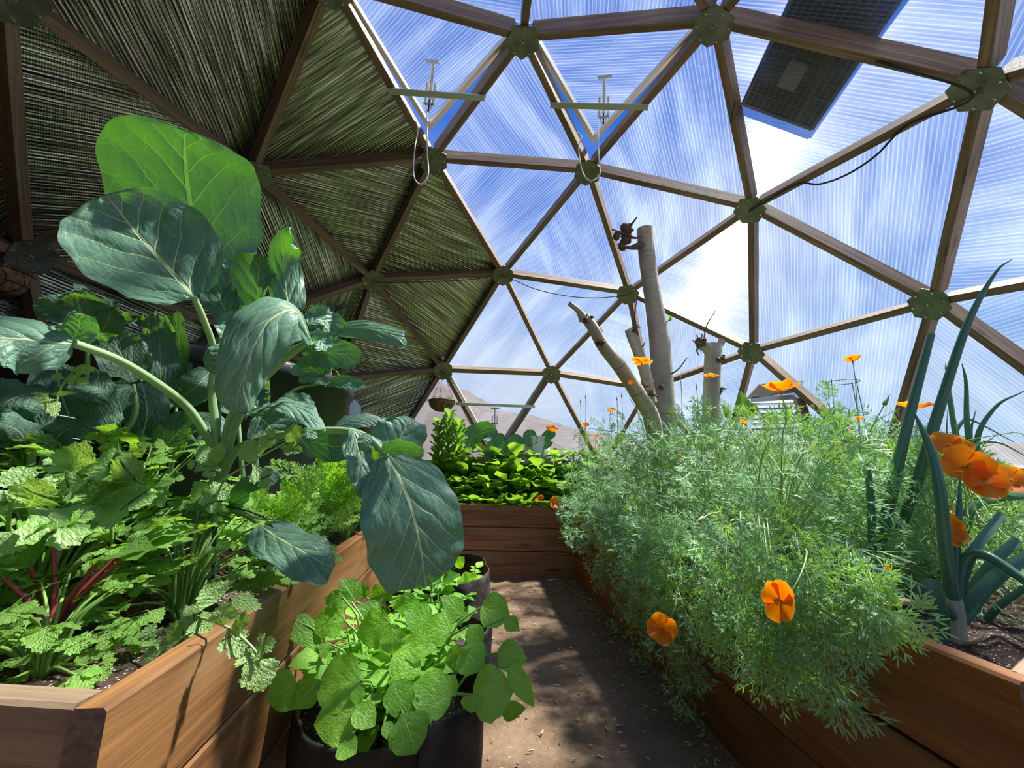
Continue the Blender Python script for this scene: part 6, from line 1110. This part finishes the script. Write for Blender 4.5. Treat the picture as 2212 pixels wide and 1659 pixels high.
for i, (hs, f1, f2, lab, ptop, pbot, cord, tri) in enumerate([
    (((1, 0), (1, 1), (0, 0)), 0.49, 0.41, 'left open roof vent', (935, 128), (925, 243), [(922, 238), (923, 330), (925, 375), (910, 398), (894, 380), (896, 320), (903, 280), (898, 263)], 0),
    (((0, 0), (1, 2), (1, 3)), 0.42, 0.455, 'right open roof vent', (1307, 162), (1303, 270), [(1292, 240), (1293, 330), (1296, 375), (1275, 390), (1258, 370), (1250, 320), (1256, 295), (1247, 287)], 1)]):
    if i == 0: A, B = strut_pt((1, 0), (1, 1), f1), strut_pt((0, 0), (1, 1), f2)
    else: A, B = strut_pt((0, 0), (1, 2), f1), strut_pt((1, 3), (1, 2), f2)
    flatbar('vent_crossbar', 'grey green steel crossbar under the ' + lab, A, B, 0.020, 0.006, M_BARK_STEEL, 'bar')
    tri_, P3, n2 = VT[i]; top = onplane(*ptop, P3[0], n2) - n2 * 0.015; mid = (A + B) / 2; r1 = nrm(mid - DOMEC); bot = onplane(*pbot, mid - r1 * 0.03, r1)
    piston('gas strut opener hanging from the ' + lab, top, bot, None)
    q = nrm(bot - DOMEC); g = G(); pts = [onplane(x, y, bot - q * 0.02, q) if k_ < 2 else None for k_, (x, y) in enumerate(cord)]; Yc = pts[0][1]
    tube(g, [at(x, y, Yc - (0.02 if 1 < k_ < 6 else 0)) for k_, (x, y) in enumerate(cord)], 0.0038, 60, 6); tag(g.build('pull_cord', plain('white cord', (0.85, 0.85, 0.82), 0.6)), 'looped white cord dangling from the ' + lab, 'cord')
A, B = onplane(990, 872, hub(4, 5), nrm(hub(3, 4) + hub(3, 5) + hub(4, 5) - 3 * DOMEC)), onplane(1150, 878, hub(4, 5), nrm(hub(3, 4) + hub(3, 5) + hub(4, 5) - 3 * DOMEC))
flatbar('vent_crossbar', 'galvanised crossbar on the low closed vent behind the end bed', A, B, 0.016, 0.005, plain('bright galvanised bar', (0.62, 0.66, 0.66), 0.4, 0.5), 'bar')
piston('small opener on the low closed vent behind the end bed', at(1070, 882, A[1] + 0.02), at(1068, 922, A[1]), None)
# ---------------------------------------------------------------- cables
def cable(label, pts, r=0.004): g = G(); tube(g, pts, r, 60, 6); tag(g.build('cable', M_BLACKRUB), label, 'cable')
def sag(a, b, s, n=5): a, b = np.asarray(a), np.asarray(b); return [a + (b - a) * f - np.array([0, 0, s * 4 * f * (1 - f)]) for f in np.linspace(0, 1, n)]
h1, h2, h3, h4 = hub(2, 2, RAD - 0.04), hub(2, 3, RAD - 0.04), hub(2, 4, RAD - 0.04), hub(2, 5, RAD - 0.04); h5 = hub(2, 6, RAD - 0.05)
cable('thin black cable running along the beams above the foil panels', sag(h1, h2, 0.02) + sag(h2, h3, 0.10)[1:], 0.0035)
P_ = strut_pt((2, 5), (2, 6), 0.28, 0.0); Q_ = strut_pt((2, 5), (2, 6), 0.78, 0.0)
cable('black cable sagging below the long beam at the upper right', [h4] + sag(P_, Q_, 0.10) + [h5, strut_pt((2, 6), (1, 3), 0.35, 0.0)], 0.0055)
cable('short black wire end poking out near the solar panel', [onplane(1588, 215, strut_pt((1, 3), (2, 5), 0.5), nrm(strut_pt((1, 3), (2, 5), 0.5) - DOMEC)) + [0, 0, 0], strut_pt((1, 3), (2, 5), 0.44, 0.02), onplane(1652, 128, hub(1, 3), nrm(hub(1, 3) + hub(2, 5) + hub(2, 6) - 3 * DOMEC)) - nrm(hub(1, 3) + hub(2, 5) + hub(2, 6) - 3 * DOMEC) * 0.05], 0.0035)
# ---------------------------------------------------------------- solar panel on the outside
nn = nrm(hub(1, 3) + hub(2, 5) + hub(2, 6) - 3 * DOMEC); base = hub(1, 3, RAD + 0.20)
def pq(x, y): return onplane(x, y, base, nn)
bl, br, tl = pq(1607, 222), pq(1756, 276), pq(1668, -10); xax = nrm(br - bl); yax = tl - bl; yax = nrm(yax - xax * (yax @ xax)); Wd = np.linalg.norm(br - bl); Ln = Wd * 1.75; tr_ = bl + xax * Wd + yax * Ln
spn = thing('solar_panel', 'dark framed solar panel lying on the outside of the dome', 'solar panel', bl); Rm = np.column_stack([xax, yax, np.cross(xax, yax)]); sgn_ = 1 if np.cross(xax, yax) @ nn > 0 else -1
ctr = bl + xax * Wd / 2 + yax * Ln / 2
g = G(); boxc(g, ctr, Wd - 0.01, Ln - 0.01, 0.012, Rm); part('panel', g, plain('solar panel back', (0.05, 0.055, 0.05), 0.9, spec=0.1), spn, False)
g = G()
for a, b, w_, l_ in ((ctr - xax * Wd / 2, 0, 0.02, Ln), (ctr + xax * Wd / 2, 0, 0.02, Ln), (ctr - yax * Ln / 2, 0, Wd, 0.02), (ctr + yax * Ln / 2, 0, Wd, 0.02)): boxc(g, a, w_, l_, 0.03, Rm)
part('frame', g, plain('dark aluminium', (0.10, 0.10, 0.10), 0.4, 0.8), spn, False); g = G()
for k in range(1, 12): boxc(g, ctr + xax * Wd * (k / 12 - 0.5) - nn * 0.0075 , 0.003, Ln * 0.97, 0.002, Rm)
for k in range(1, 9): boxc(g, ctr + yax * Ln * (k / 9 - 0.5) - nn * 0.0077, Wd * 0.97, 0.002, 0.002, Rm)
part('cell_lines', g, plain('pale cell lines', (0.16, 0.16, 0.14), 0.6), spn, False)
g = G(); boxc(g, bl + xax * Wd * 0.42 + yax * 0.24 - nn * 0.016, 0.10, 0.14, 0.02, Rm); part('junction_box', g, plain('grey junction box', (0.22, 0.24, 0.23), 0.5), spn, False)
# ---------------------------------------------------------------- water tank, disc, things at the north wall
M_LINER = plain('black pond liner', (0.022, 0.022, 0.028), 0.42, noise=0.25, nscale=3, bump=0.4)
tk = thing('water_tank', 'round black lined water tank behind the broccoli', 'tank', (-1.78, 2.3, 0)); g = G(); K = 64; TZ = 1.33; V = []
for (q, z) in ((0.79, 0.0), (0.80, 0.6), (0.81, TZ - 0.08), (0.825, TZ - 0.075), (0.83, TZ - 0.01), (0.82, TZ), (0.79, TZ), (0.78, TZ - 0.10)):
    for k_ in range(K): th = 2 * math.pi * k_ / K; w = 1 + 0.004 * math.sin(th * 23) if z > 0.3 and z < 1.3 else 1; V.append((-1.78 + q * w * math.cos(th), 2.3 + q * w * math.sin(th), z))
g.add(V, np.array([(l * K + k_, l * K + (k_ + 1) % K, (l + 1) * K + (k_ + 1) % K, (l + 1) * K + k_) for l in range(7) for k_ in range(K)])); part('liner', g, M_LINER, tk)
g = G(); g.add([(-1.78 + 0.785 * math.cos(2 * math.pi * k_ / K), 2.3 + 0.785 * math.sin(2 * math.pi * k_ / K), TZ - 0.09) for k_ in range(K)], [tuple(range(K))]); part('water', g, plain('dark pond water', (0.01, 0.02, 0.018), 0.05), tk)
g = G(); c = at(751, 888, 2.85); tube(g, [c + [-0.01, 0.02, 0], c + [0.012, -0.025, 0]], [0.085, 0.085], 3, 30); tag(g.build('metal_disc', plain('dull white metal disc', (0.5, 0.52, 0.58), 0.4, 0.3)), 'pale round metal disc seen edge on beside the tank', 'disc')
g = G(); rr = np.random.default_rng(8)
pot = thing('spiky_plant', 'small dark spiky plant in front of the foil wall', 'plant', at(725, 700, 3.2)); pc = at(725, 672, 3.2)
for i in range(22): a = rr.uniform(0, 6.28); d = nrm([math.cos(a), math.sin(a) * 0.5, rr.uniform(0.2, 1.6)]); blade(g, [pc, pc + d * 0.07, pc + d * 0.14 - [0, 0, 0.01]], 0.006, [0, -1, 0.3], [0.7, 1, 0.7, 0.1], 0.3, 0, nu=3, nv=5, rnd=False)
part('leaves', g, M_ONION, pot)['kind'] = 'stuff'; g = G(); tube(g, [pc, [pc[0], pc[1] + 0.02, TZ - 0.02]], [0.006, 0.009], 4, 6); part('stem', g, M_KNOT, pot)
# reeds standing in the tank
g = G(); rd = thing('reed_plant', 'thin reeds growing from the right side of the black tank', 'plant', (-1.25, 2.6, TZ - 0.09))
for i in range(34): x, y = -1.22 + rr.normal() * 0.05, 2.62 + rr.normal() * 0.08; h = rr.uniform(0.12, 0.42); tube(g, [[x, y, TZ - 0.1], [x + rr.normal() * 0.02, y, TZ + h * 0.5], [x + rr.normal() * 0.06, y + rr.normal() * 0.04, TZ + h]], [0.003, 0.0012], 7, 4)
part('reeds', g, M_STEMD, rd)['kind'] = 'stuff'
rp = G(); c = at(600, 800, 2.3); tube(rp, [[c[0], c[1], TZ - 0.01], [c[0], c[1], TZ + 0.10]], [0.05, 0.065], 3, 20); tag(rp.build('flower_pot', plain('terracotta', (0.55, 0.13, 0.05), 0.7)), 'small terracotta pot on the tank behind the collard stalks', 'pot')
# white bag behind the crumpled leaves
g = G(); ball(g, [*at(312, 690, 1.95)[:2], TZ + 0.06], 0.075, (1.2, 1, 0.85), 16, 10, 0.05, 4); tag(g.build('plastic_bag', plain('translucent white plastic', (0.55, 0.57, 0.66), 0.3)), 'crumpled whitish plastic bag on the tank behind the broccoli', 'bag')
g = G(); c = at(45, 720, 1.55); 
# strings across the end bed, wires among the broccoli
g = G(); tube(g, [at(875, 915, 4.0), at(915, 917, 4.05)], 0.002, 3, 4); tube(g, [at(888, 923, 4.0), at(918, 924, 4.05)], 0.002, 3, 4); tag(g.build('twine', plain('yellow twine', (0.7, 0.55, 0.2), 0.7)), 'yellow twine beside the bolting lettuce', 'string')
g = G(); tube(g, px3([(110, 895, 1.25), (165, 905, 1.27), (215, 925, 1.3)]), 0.0018, 10, 5); tube(g, px3([(145, 945, 1.25), (175, 950, 1.27), (205, 958, 1.3)]), 0.0018, 10, 5); tag(g.build('support_wire', plain('white wire', (0.85, 0.85, 0.85), 0.4)), 'white support wires among the broccoli stems', 'wire')
# plant cage in the poppies
cg = thing('plant_cage', 'thin green wire plant cage in the poppies near the right beam', 'plant cage', (at(1830, 900, 1.9)[0], 1.9, 0.5)); cc = np.array([at(1830, 900, 1.9)[0], 1.9]); M_GW = plain('green coated wire', (0.03, 0.16, 0.09), 0.4)
for zz, rr_ in ((at(1830, 826, 1.9)[2], 0.065), (at(1830, 895, 1.9)[2], 0.08)): g = G(); tube(g, [[cc[0] + rr_ * math.cos(a_), cc[1] + rr_ * math.sin(a_), zz] for a_ in np.linspace(0, 2 * math.pi, 25)], 0.0017, 25, 5, smoothpts=False); part('ring', g, M_GW, cg)
for a_ in (0.3, 1.9, 3.4, 4.9): g = G(); zt = at(1830, 826, 1.9)[2]; tube(g, [[cc[0] + 0.065 * math.cos(a_), cc[1] + 0.065 * math.sin(a_), zt + 0.01], [cc[0] + 0.11 * math.cos(a_), cc[1] + 0.11 * math.sin(a_), 0.5]], 0.0017, 3, 5); part('upright', g, M_GW, cg)
# ---------------------------------------------------------------- louvred vent in the wall beside the beams
lv = thing('louvre_vent', 'grey louvred exhaust vent in a timber frame behind the poppies', 'vent', at(1690, 900, 3.35)); Yv = 3.35
def quad3(g, c4, depth, tint=0.5):
    P = [at(x, y, Yv) for x, y in c4]; Q = [p + np.array([0, depth, 0]) for p in P]; box8(g, P + Q, tint)
g = G(); quad3(g, [(1612, 862), (1728, 846), (1738, 822), (1640, 830)], 0.03); part('header_board', g, plain('pale weathered plywood', (0.52, 0.44, 0.34), 0.7, noise=0.2, nscale=12), lv, False)
g = G(); quad3(g, [(1734, 930), (1752, 930), (1735, 856), (1716, 858)], 0.02); quad3(g, [(1625, 868), (1720, 862), (1716, 852), (1625, 858)], 0.02); part('frame', g, plain('galvanised vent frame', (0.50, 0.53, 0.54), 0.4, 0.5), lv, False)
M_LOUV = plain('grey louvre slat', (0.26, 0.28, 0.29), 0.45, 0.4)
for k_ in range(7):
    y0 = 874 + k_ * 11; g = G(); a, b = at(1625, y0, Yv + 0.01), at(1719 + k_ * 2.0, y0 - 3, Yv + 0.01); dz = np.array([0, 0, 0.030]); o = np.array([0, 0.02, 0]); box8(g, [a, b, b + [0, 0.004, 0], a + [0, 0.004, 0], a + dz + o, b + dz + o, b + dz + o + [0, 0.004, 0], a + dz + o + [0, 0.004, 0]]); part('louvre', g, M_LOUV, lv, False)
g = G(); tube(g, px3([(1745, 950, 3.3), (1742, 900, 3.3), (1728, 860, 3.3)]), [0.03, 0.03, 0.028], 5, 10); part('post', g, M_STRUT, lv)
# fallen petal and small chard in the poppies
g = G(); c = onz(1092, 1295, 0.012); blade(g, [c, c + [0.015, 0.004, 0.006], c + [0.03, 0.006, 0.002]], 0.010, [0, -0.3, 1], [0.4, 1, 0.9, 0.3], 0.5, 0, nu=5, nv=6); tag(g.build('fallen_petal', M_PETAL), 'orange petal fallen on the dirt beside the felt bag', 'petal')
sc = thing('chard_plant', 'glossy dark chard leaf standing beside the smaller trunk', 'plant', (at(1600, 900, 2.4)[0], 2.4, 0.5))
for (x0, y0, x1, y1, w) in ((1610, 905, 1600, 842, 44), (1640, 890, 1608, 870, 20), (1575, 905, 1562, 872, 18)): g = G(); place(g, T_OVATE[0], at(x0, y0, 2.4), at(x1, y1, 2.4) - at(x0, y0, 2.4), [0, -1, 0.2], np.linalg.norm(at(x1, y1, 2.4) - at(x0, y0, 2.4)), w / FPX * 2.4, 0.1, 0.2, 0.15, 0.15); part('leaf', g, M_CELERY, sc)
g = G(); tube(g, [[at(1612, 905, 2.4)[0], 2.4, 0.5], at(1610, 905, 2.4)], 0.006, 5, 6); part('stalk', g, M_STEMD, sc)
print('VERTS', sum(len(o.data.vertices) for o in scene.objects if o.type == 'MESH'))
